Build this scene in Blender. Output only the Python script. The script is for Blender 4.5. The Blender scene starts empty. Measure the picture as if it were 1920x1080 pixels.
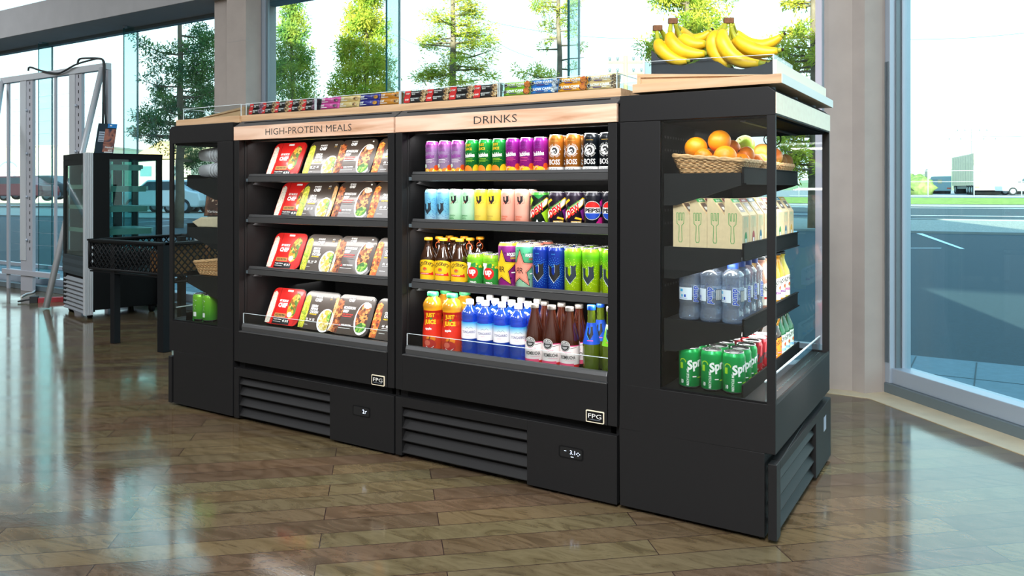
import bpy, math, random
from mathutils import Vector, Matrix, Euler
from mathutils.geometry import tessellate_polygon
rnd = random.Random(7)
SC = bpy.context.scene
COL = SC.collection
# ------------------------------------------------------------------ camera numbers (pixels of the 1920x1080 frame)
F, HY, YAW, CX, CY = 1471.97, 353.64, .5528, .5265, -2.2585
RV = (math.cos(YAW), math.sin(YAW)); WV = (-math.sin(YAW), math.cos(YAW))
def ray(px, py):
    u = (px-960)/F; v = (HY-py)/F
    return (WV[0]+u*RV[0], WV[1]+u*RV[1], v)
def onY(px, py, Y):
    d = ray(px, py); t = (Y-CY)/d[1]; return Vector((CX+t*d[0], Y, 1+t*d[2]))
def onX(px, py, X):
    d = ray(px, py); t = (X-CX)/d[0]; return Vector((X, CY+t*d[1], 1+t*d[2]))
def onZ(px, py, Z=0.0):
    d = ray(px, py); t = (Z-1)/d[2]; return Vector((CX+t*d[0], CY+t*d[1], Z))
def dep(px, py, t):
    d = ray(px, py); return Vector((CX+t*d[0], CY+t*d[1], 1+t*d[2]))
# ------------------------------------------------------------------ materials
def lin(h):
    h = h.lstrip('#'); o = []
    for i in (0, 2, 4):
        c = int(h[i:i+2], 16)/255
        o.append(c/12.92 if c <= .04045 else ((c+.055)/1.055)**2.4)
    return (o[0], o[1], o[2], 1)
MATS = {}
def newmat(name):
    m = bpy.data.materials.new(name); m.use_nodes = True
    nt = m.node_tree; nt.nodes.clear()
    out = nt.nodes.new('ShaderNodeOutputMaterial')
    MATS[name] = m
    return m, nt, out
def N(nt, t, **kw):
    n = nt.nodes.new('ShaderNode'+t)
    for k, v in kw.items():
        if k.startswith('i_'):
            n.inputs[k[2:].replace('_', ' ')].default_value = v
        else: setattr(n, k, v)
    return n
def L(nt, a, b): nt.links.new(a, b)
def ramp(nt, fac, stops, mode='LINEAR'):
    r = N(nt, 'ValToRGB'); e = r.color_ramp.elements; r.color_ramp.interpolation = mode
    while len(e) < len(stops): e.new(.5)
    for k, (p, c) in enumerate(stops):
        e[k].position = p; e[k].color = lin(c) if isinstance(c, str) else c
    if fac is not None: L(nt, fac, r.inputs[0])
    return r
def pm(name, col, rough=.5, metal=0., emit=0., coat=0., noise=0., nscale=40., bump=0., spec=.5):
    if name in MATS: return MATS[name]
    m, nt, out = newmat(name)
    b = N(nt, 'BsdfPrincipled'); L(nt, b.outputs[0], out.inputs[0])
    c = lin(col)
    b.inputs['Base Color'].default_value = c; b.inputs['Roughness'].default_value = rough
    b.inputs['Metallic'].default_value = metal; b.inputs['Coat Weight'].default_value = coat
    b.inputs['Specular IOR Level'].default_value = spec
    if emit:
        b.inputs['Emission Color'].default_value = c; b.inputs['Emission Strength'].default_value = emit
    if noise or bump:
        tc = N(nt, 'TexCoord'); nz = N(nt, 'TexNoise'); nz.inputs['Scale'].default_value = nscale; nz.inputs['Detail'].default_value = 5
        L(nt, tc.outputs['Object'], nz.inputs['Vector'])
        if noise:
            r = ramp(nt, nz.outputs[0], [(.3, tuple(x*(1-noise) for x in c[:3])+(1,)), (.7, tuple(min(1, x*(1+noise)) for x in c[:3])+(1,))])
            L(nt, r.outputs[0], b.inputs['Base Color'])
        if bump:
            bp = N(nt, 'Bump'); bp.inputs['Strength'].default_value = bump; bp.inputs['Distance'].default_value = .002
            L(nt, nz.outputs[0], bp.inputs['Height']); L(nt, bp.outputs[0], b.inputs['Normal'])
    return m
def zgrad(name, h, stops, rough=.32, metal=.2, noise=None, nscale=180., coat=.0, spot=None, emit=0):
    """colour runs up the height h of the object; noise=(colour, threshold) adds flecks"""
    if name in MATS: return MATS[name]
    m, nt, out = newmat(name)
    b = N(nt, 'BsdfPrincipled'); L(nt, b.outputs[0], out.inputs[0])
    b.inputs['Roughness'].default_value = rough; b.inputs['Metallic'].default_value = metal; b.inputs['Coat Weight'].default_value = coat
    tc = N(nt, 'TexCoord'); sp = N(nt, 'SeparateXYZ'); L(nt, tc.outputs['Object'], sp.inputs[0])
    mu = N(nt, 'Math', operation='DIVIDE'); mu.inputs[1].default_value = h; L(nt, sp.outputs[2], mu.inputs[0])
    r = ramp(nt, mu.outputs[0], stops); col = r.outputs[0]
    if noise:
        v = N(nt, 'TexVoronoi'); v.inputs['Scale'].default_value = nscale; L(nt, tc.outputs['Object'], v.inputs['Vector'])
        r2 = ramp(nt, v.outputs['Distance'], [(noise[1], (1, 1, 1, 1)), (noise[1]+.05, (0, 0, 0, 1))])
        mx = N(nt, 'Mix', data_type='RGBA'); L(nt, r2.outputs[0], mx.inputs[0]); L(nt, col, mx.inputs[6]); mx.inputs[7].default_value = lin(noise[0]); col = mx.outputs[2]
    L(nt, col, b.inputs['Base Color'])
    if emit: L(nt, col, b.inputs['Emission Color']); b.inputs['Emission Strength'].default_value = emit
    return m
def food(name, cols, scale=90.):
    if name in MATS: return MATS[name]
    m, nt, out = newmat(name)
    b = N(nt, 'BsdfPrincipled'); L(nt, b.outputs[0], out.inputs[0]); b.inputs['Roughness'].default_value = .4
    tc = N(nt, 'TexCoord'); v = N(nt, 'TexVoronoi'); v.inputs['Scale'].default_value = scale
    nz = N(nt, 'TexNoise'); nz.inputs['Scale'].default_value = scale*1.2; nz.inputs['Detail'].default_value = 4
    L(nt, tc.outputs['Object'], nz.inputs['Vector'])
    mx = N(nt, 'Mix', data_type='RGBA'); mx.inputs[0].default_value = .02
    L(nt, tc.outputs['Object'], mx.inputs[6]); L(nt, nz.outputs['Color'], mx.inputs[7])
    L(nt, mx.outputs[2], v.inputs['Vector'])
    sp = N(nt, 'SeparateColor'); L(nt, v.outputs['Color'], sp.inputs[0])
    n = len(cols)
    r = ramp(nt, sp.outputs[0], [(i/n, c) for i, c in enumerate(cols)], 'CONSTANT')
    m2 = N(nt, 'Mix', data_type='RGBA', blend_type='MULTIPLY'); m2.inputs[0].default_value = .55
    r3 = ramp(nt, nz.outputs[0], [(.3, '#4a3a2a'), (.62, '#ffffff')])
    L(nt, r.outputs[0], m2.inputs[6]); L(nt, r3.outputs[0], m2.inputs[7]); L(nt, m2.outputs[2], b.inputs['Base Color'])
    return m
def glassy(name, tint, refl=.9, rough=0., diff=None, dfac=0., lo=.03):
    """clear sheet or bottle wall: tinted see-through mixed with mirror at grazing angles (and some body colour)"""
    if name in MATS: return MATS[name]
    m, nt, out = newmat(name)
    tr = N(nt, 'BsdfTransparent'); tr.inputs[0].default_value = lin(tint)
    gl = N(nt, 'BsdfGlossy'); gl.inputs['Roughness'].default_value = rough; gl.inputs[0].default_value = (refl, refl, refl, 1)
    fr = N(nt, 'LayerWeight'); fr.inputs[0].default_value = .5
    pw = N(nt, 'Math', operation='POWER'); pw.inputs[1].default_value = 4; L(nt, fr.outputs['Facing'], pw.inputs[0])
    ma = N(nt, 'Math', operation='MULTIPLY_ADD'); ma.inputs[1].default_value = .75; ma.inputs[2].default_value = lo; L(nt, pw.outputs[0], ma.inputs[0])
    mx = N(nt, 'MixShader'); L(nt, ma.outputs[0], mx.inputs[0])
    base = tr.outputs[0]
    if diff:
        d = N(nt, 'BsdfDiffuse'); d.inputs[0].default_value = lin(diff)
        mm = N(nt, 'MixShader'); mm.inputs[0].default_value = dfac; L(nt, base, mm.inputs[1]); L(nt, d.outputs[0], mm.inputs[2]); base = mm.outputs[0]
    L(nt, base, mx.inputs[1]); L(nt, gl.outputs[0], mx.inputs[2]); L(nt, mx.outputs[0], out.inputs[0])
    return m
def woodmat(name, cols, scale=1., axis='X', rough=.5, stretch=14.):
    if name in MATS: return MATS[name]
    m, nt, out = newmat(name)
    b = N(nt, 'BsdfPrincipled'); L(nt, b.outputs[0], out.inputs[0]); b.inputs['Roughness'].default_value = rough
    tc = N(nt, 'TexCoord'); mp = N(nt, 'Mapping'); L(nt, tc.outputs['Object'], mp.inputs['Vector'])
    s = {'X': (1, stretch, stretch), 'Y': (stretch, 1, stretch), 'Z': (stretch, stretch, 1)}[axis]
    mp.inputs['Scale'].default_value = tuple(x*scale for x in s)
    nz = N(nt, 'TexNoise'); nz.inputs['Scale'].default_value = 2.2; nz.inputs['Detail'].default_value = 6; nz.inputs['Distortion'].default_value = .6
    L(nt, mp.outputs[0], nz.inputs['Vector'])
    k = len(cols)-1
    r = ramp(nt, nz.outputs[0], [(.28+.44*i/k, c) for i, c in enumerate(cols)])
    L(nt, r.outputs[0], b.inputs['Base Color'])
    return m
# ------------------------------------------------------------------ mesh builder
TXT = {}
def txt_geo(s, bold):
    key = (s, bold)
    if key in TXT: return TXT[key]
    cu = bpy.data.curves.new('lettering', 'FONT'); cu.body = s; cu.offset = bold; cu.resolution_u = 2
    ob = bpy.data.objects.new('lettering', cu); COL.objects.link(ob)
    me = bpy.data.meshes.new_from_object(ob.evaluated_get(bpy.context.evaluated_depsgraph_get()))
    vs = [(v.co.x, v.co.y) for v in me.vertices]
    x0 = min(v[0] for v in vs); x1 = max(v[0] for v in vs); y0 = min(v[1] for v in vs); y1 = max(v[1] for v in vs)
    vs = [((x-x0)/(x1-x0)-.5, (y-y0)/(y1-y0)-.5) for x, y in vs]
    polys = [[vs[i] for i in p.vertices] for p in me.polygons]
    bpy.data.objects.remove(ob); bpy.data.curves.remove(cu); bpy.data.meshes.remove(me)
    TXT[key] = polys
    return polys
# items of a flat graphic, in metres (u across, v up)
def Rc(m, u0, v0, u1, v1): return (m, [[(u0, v0), (u1, v0), (u1, v1), (u0, v1)]])
def tess(pts):
    t = tessellate_polygon([[Vector((p[0], p[1], 0)) for p in pts]])
    return [[pts[i] for i in f] for f in t]
def Pl(m, pts): return (m, tess(pts))
def El(m, cu, cv, ru, rv=None, n=22, rot=0):
    rv = rv or ru; c, s = math.cos(rot), math.sin(rot); P = []
    for k in range(n):
        a = 2*math.pi*k/n; x, y = ru*math.cos(a), rv*math.sin(a); P.append((cu+x*c-y*s, cv+x*s+y*c))
    return (m, [P])
def Rg(m, cu, cv, r0, r1, n=28, a0=0, a1=2*math.pi):
    o = []
    for k in range(n):
        a, b = a0+(a1-a0)*k/n, a0+(a1-a0)*(k+1)/n
        o.append([(cu+r0*math.cos(a), cv+r0*math.sin(a)), (cu+r1*math.cos(a), cv+r1*math.sin(a)), (cu+r1*math.cos(b), cv+r1*math.sin(b)), (cu+r0*math.cos(b), cv+r0*math.sin(b))])
    return (m, o)
def Tx(m, s, cu, cv, w, h, bold=0., rot=0., sh=0., flip=False):
    c, sn = math.cos(rot), math.sin(rot); o = []
    for p in txt_geo(s, bold):
        q = []
        for x, y in p:
            if flip: x = -x
            X, Y = x*w+y*h*sh, y*h
            q.append((cu+X*c-Y*sn, cv+X*sn+Y*c))
        o.append(q[::-1] if flip else q)
    return (m, o)
def Ct(m, s, cu, cv, r, w, h, a0, step, bold=.02):
    """letters set round a circle"""
    o = []
    for i, ch in enumerate(s):
        if ch == ' ': continue
        a = a0-i*step
        o += Tx(m, ch, cu+r*math.cos(a), cv+r*math.sin(a), w, h, bold, a-math.pi/2)[1]
    return (m, o)
def Ln(m, pts, w, closed=False):
    o = []; n = len(pts); k = n if closed else n-1
    for i in range(k):
        a, b = pts[i], pts[(i+1) % n]; dx, dy = b[0]-a[0], b[1]-a[1]; l = math.hypot(dx, dy) or 1
        nx, ny = -dy/l*w/2, dx/l*w/2; ex, ey = dx/l*w*.3, dy/l*w*.3
        o.append([(a[0]-nx-ex, a[1]-ny-ey), (b[0]-nx+ex, b[1]-ny+ey), (b[0]+nx+ex, b[1]+ny+ey), (a[0]+nx-ex, a[1]+ny-ey)])
    return (m, o)
def Dots(m, n, u0, v0, u1, v1, s, seed=1, keep=None):
    r = random.Random(seed); o = []
    for _ in range(n):
        u, v = r.uniform(u0, u1), r.uniform(v0, v1)
        if keep and not keep(u, v): continue
        k = s*r.uniform(.5, 1.2); o.append([(u-k, v-k), (u+k, v-k), (u+k, v+k), (u-k, v+k)])
    return (m, o)
def clipu(poly, u, side):
    o = []; n = len(poly)
    for i in range(n):
        a, b = poly[i], poly[(i+1) % n]; ia = (a[0]-u)*side >= 0; ib = (b[0]-u)*side >= 0
        if ia: o.append(a)
        if ia != ib:
            t = (u-a[0])/(b[0]-a[0]); o.append((u, a[1]+t*(b[1]-a[1])))
    return o
def strips(poly, du):
    lo, hi = min(p[0] for p in poly), max(p[0] for p in poly); out = []
    k0, k1 = math.floor(lo/du), math.floor(hi/du)
    for k in range(k0, k1+1):
        q = poly
        if k > k0: q = clipu(q, k*du, 1)
        if k < k1 and len(q) > 2: q = clipu(q, (k+1)*du, -1)
        if len(q) > 2: out.append(q)
    return out
def cylmap(rad):
    f = rad if callable(rad) else (lambda v: rad)
    r0 = f(0) if not callable(rad) else None
    def mp(u, v, o):
        R = f(v); a = u/(r0 or mp.r); return Vector(((R+o)*math.sin(a), -(R+o)*math.cos(a), v))
    mp.r = r0 or 1; return mp
def planemap(o, ud, vd):
    o, ud, vd = Vector(o), Vector(ud).normalized(), Vector(vd).normalized(); n = ud.cross(vd)
    return lambda u, v, k: o+ud*u+vd*v+n*k
class MB:
    def __init__(s): s.v = []; s.f = []; s.mi = []; s.sm = []; s.ms = []; s.M = None
    def mat(s, m):
        if m not in s.ms: s.ms.append(m)
        return s.ms.index(m)
    def add(s, vs, fs, m, smooth=False):
        b = len(s.v); k = s.mat(m)
        for p in vs:
            p = Vector(p); s.v.append(s.M @ p if s.M else p)
        for f in fs: s.f.append([b+i for i in f]); s.mi.append(k); s.sm.append(smooth)
        return s
    def box(s, x0, y0, z0, x1, y1, z1, m):
        x0, x1 = min(x0, x1), max(x0, x1); y0, y1 = min(y0, y1), max(y0, y1); z0, z1 = min(z0, z1), max(z0, z1)
        return s.add([(x0, y0, z0), (x1, y0, z0), (x1, y1, z0), (x0, y1, z0), (x0, y0, z1), (x1, y0, z1), (x1, y1, z1), (x0, y1, z1)],
                     [(0, 3, 2, 1), (4, 5, 6, 7), (0, 1, 5, 4), (1, 2, 6, 5), (2, 3, 7, 6), (3, 0, 4, 7)], m)
    def prism(s, pts, ax, a, b, m, smooth=False):
        """pts in the two other axes (x: yz, y: xz, z: xy)"""
        if ax == 'x': g = lambda p, t: (t, p[0], p[1])
        elif ax == 'y': g = lambda p, t: (p[0], t, p[1])
        else: g = lambda p, t: (p[0], p[1], t)
        n = len(pts); vs = [g(p, a) for p in pts]+[g(p, b) for p in pts]
        area = sum(pts[i][0]*pts[(i+1) % n][1]-pts[(i+1) % n][0]*pts[i][1] for i in range(n))
        flip = (area > 0) == ((b > a) if ax != 'y' else (b < a))
        fs = []
        for i in range(n):
            j = (i+1) % n; q = (i, j, n+j, n+i); fs.append(q if flip else q[::-1])
        top = tuple(range(n, 2*n)); bot = tuple(range(n-1, -1, -1))
        if not flip: top, bot = top[::-1], bot[::-1]
        s.add(vs, fs, m, smooth); b0 = len(s.v)-2*n; k = s.mat(m)
        for f in (top, bot): s.f.append([b0+i for i in f]); s.mi.append(k); s.sm.append(False)
        return s
    def tube(s, pts, r, m, n=8, closed=False, caps=True):
        pts = [Vector(p) for p in pts]; k = len(pts); rs = r if isinstance(r, (list, tuple)) else [r]*k
        vs = []; up = None
        for i, p in enumerate(pts):
            a = pts[i-1] if (i or closed) else p; b = pts[(i+1) % k] if (i < k-1 or closed) else p
            t = (b-a).normalized() if (b-a).length > 1e-9 else Vector((0, 0, 1))
            if up is None: up = t.orthogonal().normalized()
            up = (up-t*up.dot(t)); up = up.normalized() if up.length > 1e-6 else t.orthogonal().normalized()
            w = t.cross(up)
            for j in range(n):
                q = 2*math.pi*j/n; vs.append(p+(up*math.cos(q)+w*math.sin(q))*rs[i])
        fs = []
        for i in range(k if closed else k-1):
            for j in range(n):
                a, b = i*n+j, i*n+(j+1) % n; c, d = ((i+1) % k)*n+(j+1) % n, ((i+1) % k)*n+j; fs.append((a, b, c, d))
        s.add(vs, fs, m, True)
        if caps and not closed:
            b0 = len(s.v)-len(vs); kk = s.mat(m)
            for f in (list(range(n))[::-1], list(range((k-1)*n, k*n))): s.f.append([b0+i for i in f]); s.mi.append(kk); s.sm.append(False)
        return s
    def lathe(s, prof, m, n=28, c=(0, 0, 0), ms=None):
        """prof: (radius, z) upwards; ms: one material for each segment"""
        for i in range(len(prof)-1):
            (r0, z0), (r1, z1) = prof[i], prof[i+1]; mm = ms[i] if ms else m; vs = []; 
            for r, z in ((r0, z0), (r1, z1)):
                for j in range(n):
                    a = 2*math.pi*j/n; vs.append((c[0]+r*math.cos(a), c[1]+r*math.sin(a), c[2]+z))
            s.add(vs, [(j, (j+1) % n, n+(j+1) % n, n+j) for j in range(n)], mm, True)
        return s
    def ball(s, c, r, m, nu=14, nv=9, f=None):
        r = r if isinstance(r, tuple) else (r, r, r); vs = []; fs = []
        for i in range(nv+1):
            t = math.pi*i/nv
            for j in range(nu):
                a = 2*math.pi*j/nu; d = Vector((math.sin(t)*math.cos(a), math.sin(t)*math.sin(a), -math.cos(t))); k = f(d) if f else 1
                vs.append((c[0]+d.x*r[0]*k, c[1]+d.y*r[1]*k, c[2]+d.z*r[2]*k))
        for i in range(nv):
            for j in range(nu): fs.append((i*nu+j, i*nu+(j+1) % nu, (i+1)*nu+(j+1) % nu, (i+1)*nu+j))
        return s.add(vs, fs, m, True)
    def decal(s, mp, items, du=None, lift=.00025, step=.00007):
        for k, (m, polys) in enumerate(items):
            o = lift+step*k
            for p in polys:
                for q in (strips(p, du) if du else [p]):
                    s.add([mp(u, v, o) for u, v in q], [tuple(range(len(q)))], m)
        return s
    def rbox(s, x0, y0, z0, x1, y1, z1, r, m, ax='y', k=4):
        a, b = {'y': ((x0, z0), (x1, z1)), 'x': ((y0, z0), (y1, z1)), 'z': ((x0, y0), (x1, y1))}[ax]
        lo, hi = {'y': (y0, y1), 'x': (x0, x1), 'z': (z0, z1)}[ax]
        return s.prism(rrect(a[0], a[1], b[0], b[1], r, k), ax, lo, hi, m)
    def build(s, name, parent=None, origin=None, bevel=0., merge=True):
        me = bpy.data.meshes.new(name)
        o = Vector(origin) if origin is not None else None
        me.from_pydata([(v-o) if o else v for v in s.v], [], s.f)
        for m in s.ms: me.materials.append(m)
        me.polygons.foreach_set('material_index', s.mi); me.polygons.foreach_set('use_smooth', s.sm)
        me.update()
        if merge:
            import bmesh
            bm = bmesh.new(); bm.from_mesh(me); bmesh.ops.remove_doubles(bm, verts=bm.verts, dist=1e-6); bm.to_mesh(me); bm.free()
        ob = bpy.data.objects.new(name, me); COL.objects.link(ob)
        if parent: ob.parent = parent
        if bevel:
            b = ob.modifiers.new('edge', 'BEVEL'); b.width = bevel; b.segments = 2; b.limit_method = 'ANGLE'; b.angle_limit = .9
        return ob
def rrect(x0, y0, x1, y1, r, k=4):
    P = []
    for cx, cy, a in ((x1-r, y1-r, 0), (x0+r, y1-r, 90), (x0+r, y0+r, 180), (x1-r, y0+r, 270)):
        for i in range(k+1):
            t = math.radians(a+90*i/k); P.append((cx+r*math.cos(t), cy+r*math.sin(t)))
    return P
def tag(o, label, cat, group=None, kind=None):
    if label: o['label'] = label
    if cat: o['category'] = cat
    if group: o['group'] = group
    if kind: o['kind'] = kind
    return o
def thing(name, label, cat, loc=(0, 0, 0), rz=0., group=None, rx=0.):
    o = bpy.data.objects.new(name, None); COL.objects.link(o); o.empty_display_size = .05
    o.location = loc; o.rotation_euler = (rx, 0, rz); return tag(o, label, cat, group)
def struct(mb, name, **k):
    o = mb.build(name, **k); o['kind'] = 'structure'; return o
def dup(root):
    r = root.copy(); COL.objects.link(r)
    for ch in list(root.children):
        c = ch.copy(); COL.objects.link(c); c.parent = r
        for g in list(ch.children):
            d = g.copy(); COL.objects.link(d); d.parent = c
    return r
PROTO = {}
def place(kind, loc, label, group=None, rz=0., rx=0.):
    name, cat, fn = KINDS[kind]
    if kind not in PROTO:
        r = thing(name, None, cat); fn(r); PROTO[kind] = r
    else: r = dup(PROTO[kind])
    r.location = loc; r.rotation_euler = (rx, 0, rz); r['label'] = label
    if group: r['group'] = group
    return r
KINDS = {}
def pos(i, n):
    if n == 1: return ''
    return {2: ('left of two, ', 'right of two, '), 3: ('leftmost of three, ', 'middle of three, ', 'rightmost of three, '), 4: ('leftmost of four, ', 'second of four from left, ', 'third of four from left, ', 'rightmost of four, ')}[n][i]
# ================================================================== THE ROOM
def floormat():
    m, nt, out = newmat('timber_floor')
    b = N(nt, 'BsdfPrincipled'); L(nt, b.outputs[0], out.inputs[0])
    tc = N(nt, 'TexCoord'); mp = N(nt, 'Mapping'); mp.inputs['Rotation'].default_value = (0, 0, math.radians(-41)); L(nt, tc.outputs['Object'], mp.inputs['Vector'])
    def brick(c1, c2, mort):
        k = N(nt, 'TexBrick'); k.offset = .37; k.inputs['Scale'].default_value = 1; k.inputs['Mortar Size'].default_value = .0016
        k.inputs['Brick Width'].default_value = .92; k.inputs['Row Height'].default_value = .095; k.inputs['Mortar Smooth'].default_value = .3
        k.inputs['Color1'].default_value = c1; k.inputs['Color2'].default_value = c2; k.inputs['Mortar'].default_value = mort; L(nt, mp.outputs[0], k.inputs['Vector']); return k
    k = brick((0, 0, 0, 1), (1, 1, 1, 1), (.5, .5, .5, 1))
    tone = ramp(nt, k.outputs['Color'], [(0, '#5d4e3f'), (.3, '#706147'), (.55, '#6a6249'), (.8, '#6c5946'), (1, '#594b3d')])
    mg = N(nt, 'Mapping'); mg.inputs['Rotation'].default_value = (0, 0, math.radians(-41)); mg.inputs['Scale'].default_value = (1.6, 5, 1); L(nt, tc.outputs['Object'], mg.inputs['Vector'])
    off = N(nt, 'VectorMath', operation='MULTIPLY_ADD'); L(nt, k.outputs['Color'], off.inputs[0]); off.inputs[1].default_value = (7, 13, 3); L(nt, mg.outputs[0], off.inputs[2])
    nz = N(nt, 'TexNoise'); nz.inputs['Scale'].default_value = 2.6; nz.inputs['Detail'].default_value = 7; nz.inputs['Distortion'].default_value = 2.2; nz.inputs['Roughness'].default_value = .62; L(nt, off.outputs[0], nz.inputs['Vector'])
    gr = ramp(nt, nz.outputs[0], [(.25, '#8a8178'), (.42, '#d4cec6'), (.58, '#ffffff'), (.75, '#b0a89e')])
    mx = N(nt, 'Mix', data_type='RGBA', blend_type='MULTIPLY'); mx.inputs[0].default_value = .85; L(nt, tone.outputs[0], mx.inputs[6]); L(nt, gr.outputs[0], mx.inputs[7])
    dk = N(nt, 'Mix', data_type='RGBA'); L(nt, k.outputs['Fac'], dk.inputs[0]); L(nt, mx.outputs[2], dk.inputs[6]); dk.inputs[7].default_value = lin('#2a1c1c')
    L(nt, dk.outputs[2], b.inputs['Base Color'])
    n2 = N(nt, 'TexNoise'); n2.inputs['Scale'].default_value = 5; n2.inputs['Detail'].default_value = 6; L(nt, tc.outputs['Object'], n2.inputs['Vector'])
    rr = N(nt, 'MapRange'); rr.inputs[1].default_value = .3; rr.inputs[2].default_value = .7; rr.inputs[3].default_value = .07; rr.inputs[4].default_value = .15; L(nt, n2.outputs[0], rr.inputs[0]); L(nt, rr.outputs[0], b.inputs['Roughness'])
    b.inputs['IOR'].default_value = 1.85
    n3 = N(nt, 'TexNoise'); n3.inputs['Scale'].default_value = 26; n3.inputs['Detail'].default_value = 3; L(nt, mg.outputs[0], n3.inputs['Vector'])
    bp = N(nt, 'Bump'); bp.inputs['Strength'].default_value = .02; bp.inputs['Distance'].default_value = .004; L(nt, n3.outputs[0], bp.inputs['Height']); L(nt, bp.outputs[0], b.inputs['Normal'])
    return m
WALL = pm('wall_paint', '#aaa29c', .8, noise=.05, nscale=8)
WALLD = pm('beam_paint', '#a3a5a8', .8, noise=.04, nscale=8)
ALU = pm('pale_aluminium', '#a9b7c6', .4, .3)
ALUD = pm('grey_aluminium', '#6e7d84', .4, .3)
PANE = glassy('window_glass', '#ecf9fa', .8)
FIN = glassy('glass_fin', '#dff4f4', .8)
FEDGE = pm('glass_edge', '#1c5a62', .2)
YW = 1.85
S = Vector((.06, 1.985)); ES = Vector((math.cos(math.radians(-43)), math.sin(math.radians(-43)))); NS = Vector((-ES.y, ES.x))   # splayed window wall: start, direction, outward
def sp(a, b): p = S+ES*a+NS*b; return (p.x, p.y)
m = MB(); m.prism([(-13, -7), (2.6, -7), (2.6, sp(3.35, 0)[1]), sp(3.35, 0), (.06, 1.985), (0, 2.1), (-13, 2.1)], 'z', -.12, 0, floormat()); struct(m, 'floor')
TILE = pm('cream_tile', '#c9bda0', .35, noise=.08, nscale=12)
m = MB(); m.prism([(-.9, 1.83), (0, 1.814), sp(.09, -.16), sp(3.3, -.16), sp(3.3, -.005), sp(0, -.005), (0, 1.97), (-.2, 1.97), (-.9, 1.9)], 'z', 0, .003, TILE); struct(m, 'trim_1')
m = MB()
m.box(-13, -7.1, 0, 2.7, -7, 4, WALL); struct(m, 'wall_front')
m = MB(); m.box(-13.1, -7.1, 0, -13, 2.1, 4, WALL); struct(m, 'wall_left')
m = MB(); m.box(2.6, -7.1, 0, 2.7, sp(3.35, 0)[1]+.02, 4, WALL); m.prism([sp(3.35, 0), sp(3.35, .12), (2.7, sp(3.35, 0)[1]+.1), (2.7, sp(3.35, 0)[1]-.02)], 'z', 0, 4, WALL); struct(m, 'wall_right')
m = MB(); m.prism([(-13.1, -7.1), (2.7, -7.1), (2.7, sp(3.35, 0)[1]+.1), sp(3.35, .12), (.1, 2.2), (-13.1, 2.2)], 'z', 4, 4.3, pm('ceiling_white', '#c8c8c6', .9, noise=.03, nscale=3)); struct(m, 'ceiling')
UP = pm('facade_grey', '#a5a39f', .9, noise=.04, nscale=2)
m = MB(); m.box(-13.1, -7.1, 4.3, 9, 1.2, 10.9, UP); struct(m, 'wall_shade_storey')  # unseen; run past the room so its shadow covers the lower crowns
m = MB(); m.box(-46, -7.1, -.1, -13.2, 1.2, 10.9, UP); struct(m, 'wall_shade_wing')  # unseen block added to shade the farther trees
# beam over the windows
m = MB(); m.box(-13, 1.6, 2.45, -.2, 2.09, 2.72, WALLD); struct(m, 'wall_beam', bevel=.004)
# columns
m = MB(); m.box(-4.35, 1.6, 0, -4.138, 1.74, 4, WALL); m.box(-4.62, 1.7, 0, -4.37, 2.09, 4, WALL); m.box(-4.352, 1.599, 2.085, -4.137, 1.7, 2.087, WALLD); struct(m, 'wall_column', bevel=.004)
m = MB(); m.prism([(-.205, 1.9), (-.186, 1.9), (-.079, 1.92), (-.019, 1.895), (.05, 1.97), (.085, 2.02), (.085, 2.3), (-.205, 2.3)], 'z', 0, 4, WALL); struct(m, 'wall_pier')
# windows: frame, pane, fins
def window(name, x0, x1, fins, YW=YW, fd=.125):
    m = MB()
    m.box(x0, YW-.06, 0, x1, YW+.05, .11, ALU); m.box(x0, 1.83 if YW > 1.9 else YW-.1, 0, x1, YW-.06, .05, ALUD); m.box(x0, YW-.035, .2, x1, YW-.0, .235, ALU)
    m.box(x0, YW-.03, 2.45-.03, x1, YW+.03, 2.45, ALUD); m.box(x0, YW-.03, 2.72, x1, YW+.03, 2.76, ALUD)
    w = struct(m, name, bevel=.003)
    m = MB(); m.box(x0, YW, .1, x1, YW+.01, 2.44, PANE); m.box(x0, YW, 2.74, x1, YW+.01, 4, PANE); m.build('pane', w)
    for fx in fins:
        m = MB(); m.box(fx-.007, YW-fd, .11, fx+.007, YW-.001, 2.45, FIN); m.box(fx-.0072, YW-fd-.002, .11, fx+.0072, YW-fd, 2.45, FEDGE); m.box(fx-.004, YW-.002, .11, fx+.004, YW+.012, 2.45, FEDGE)
        m.box(fx-.012, YW-fd-.005, 2.43, fx+.012, YW-fd+.025, 2.45, ALU); m.build('glass_fin', w)
    return w
w = window('window_1', -4.34, -.2, [-2.905, -1.551])
m = MB(); m.box(-4.3, 1.745, 0, -4.105, 1.78, 2.45, ALU); m.box(-4.105, 1.755, .1, -4.085, 1.775, 2.45, ALUD); m.box(-4.37, 1.78, 0, -4.34, 1.87, 2.45, ALU); m.box(-.235, 1.83, 0, -.205, 1.9, 4, pm('pale_jamb', '#c9c6d4', .5)); m.build('jamb', w)
xa, xb = onY(97, 300, 2.0).x, onY(257, 300, 2.0).x
window('window_2', -13, -4.6, [xa+(xa-xb)*3, xa+(xa-xb)*2, xa+(xa-xb), xa, xb], 2.0)
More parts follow.
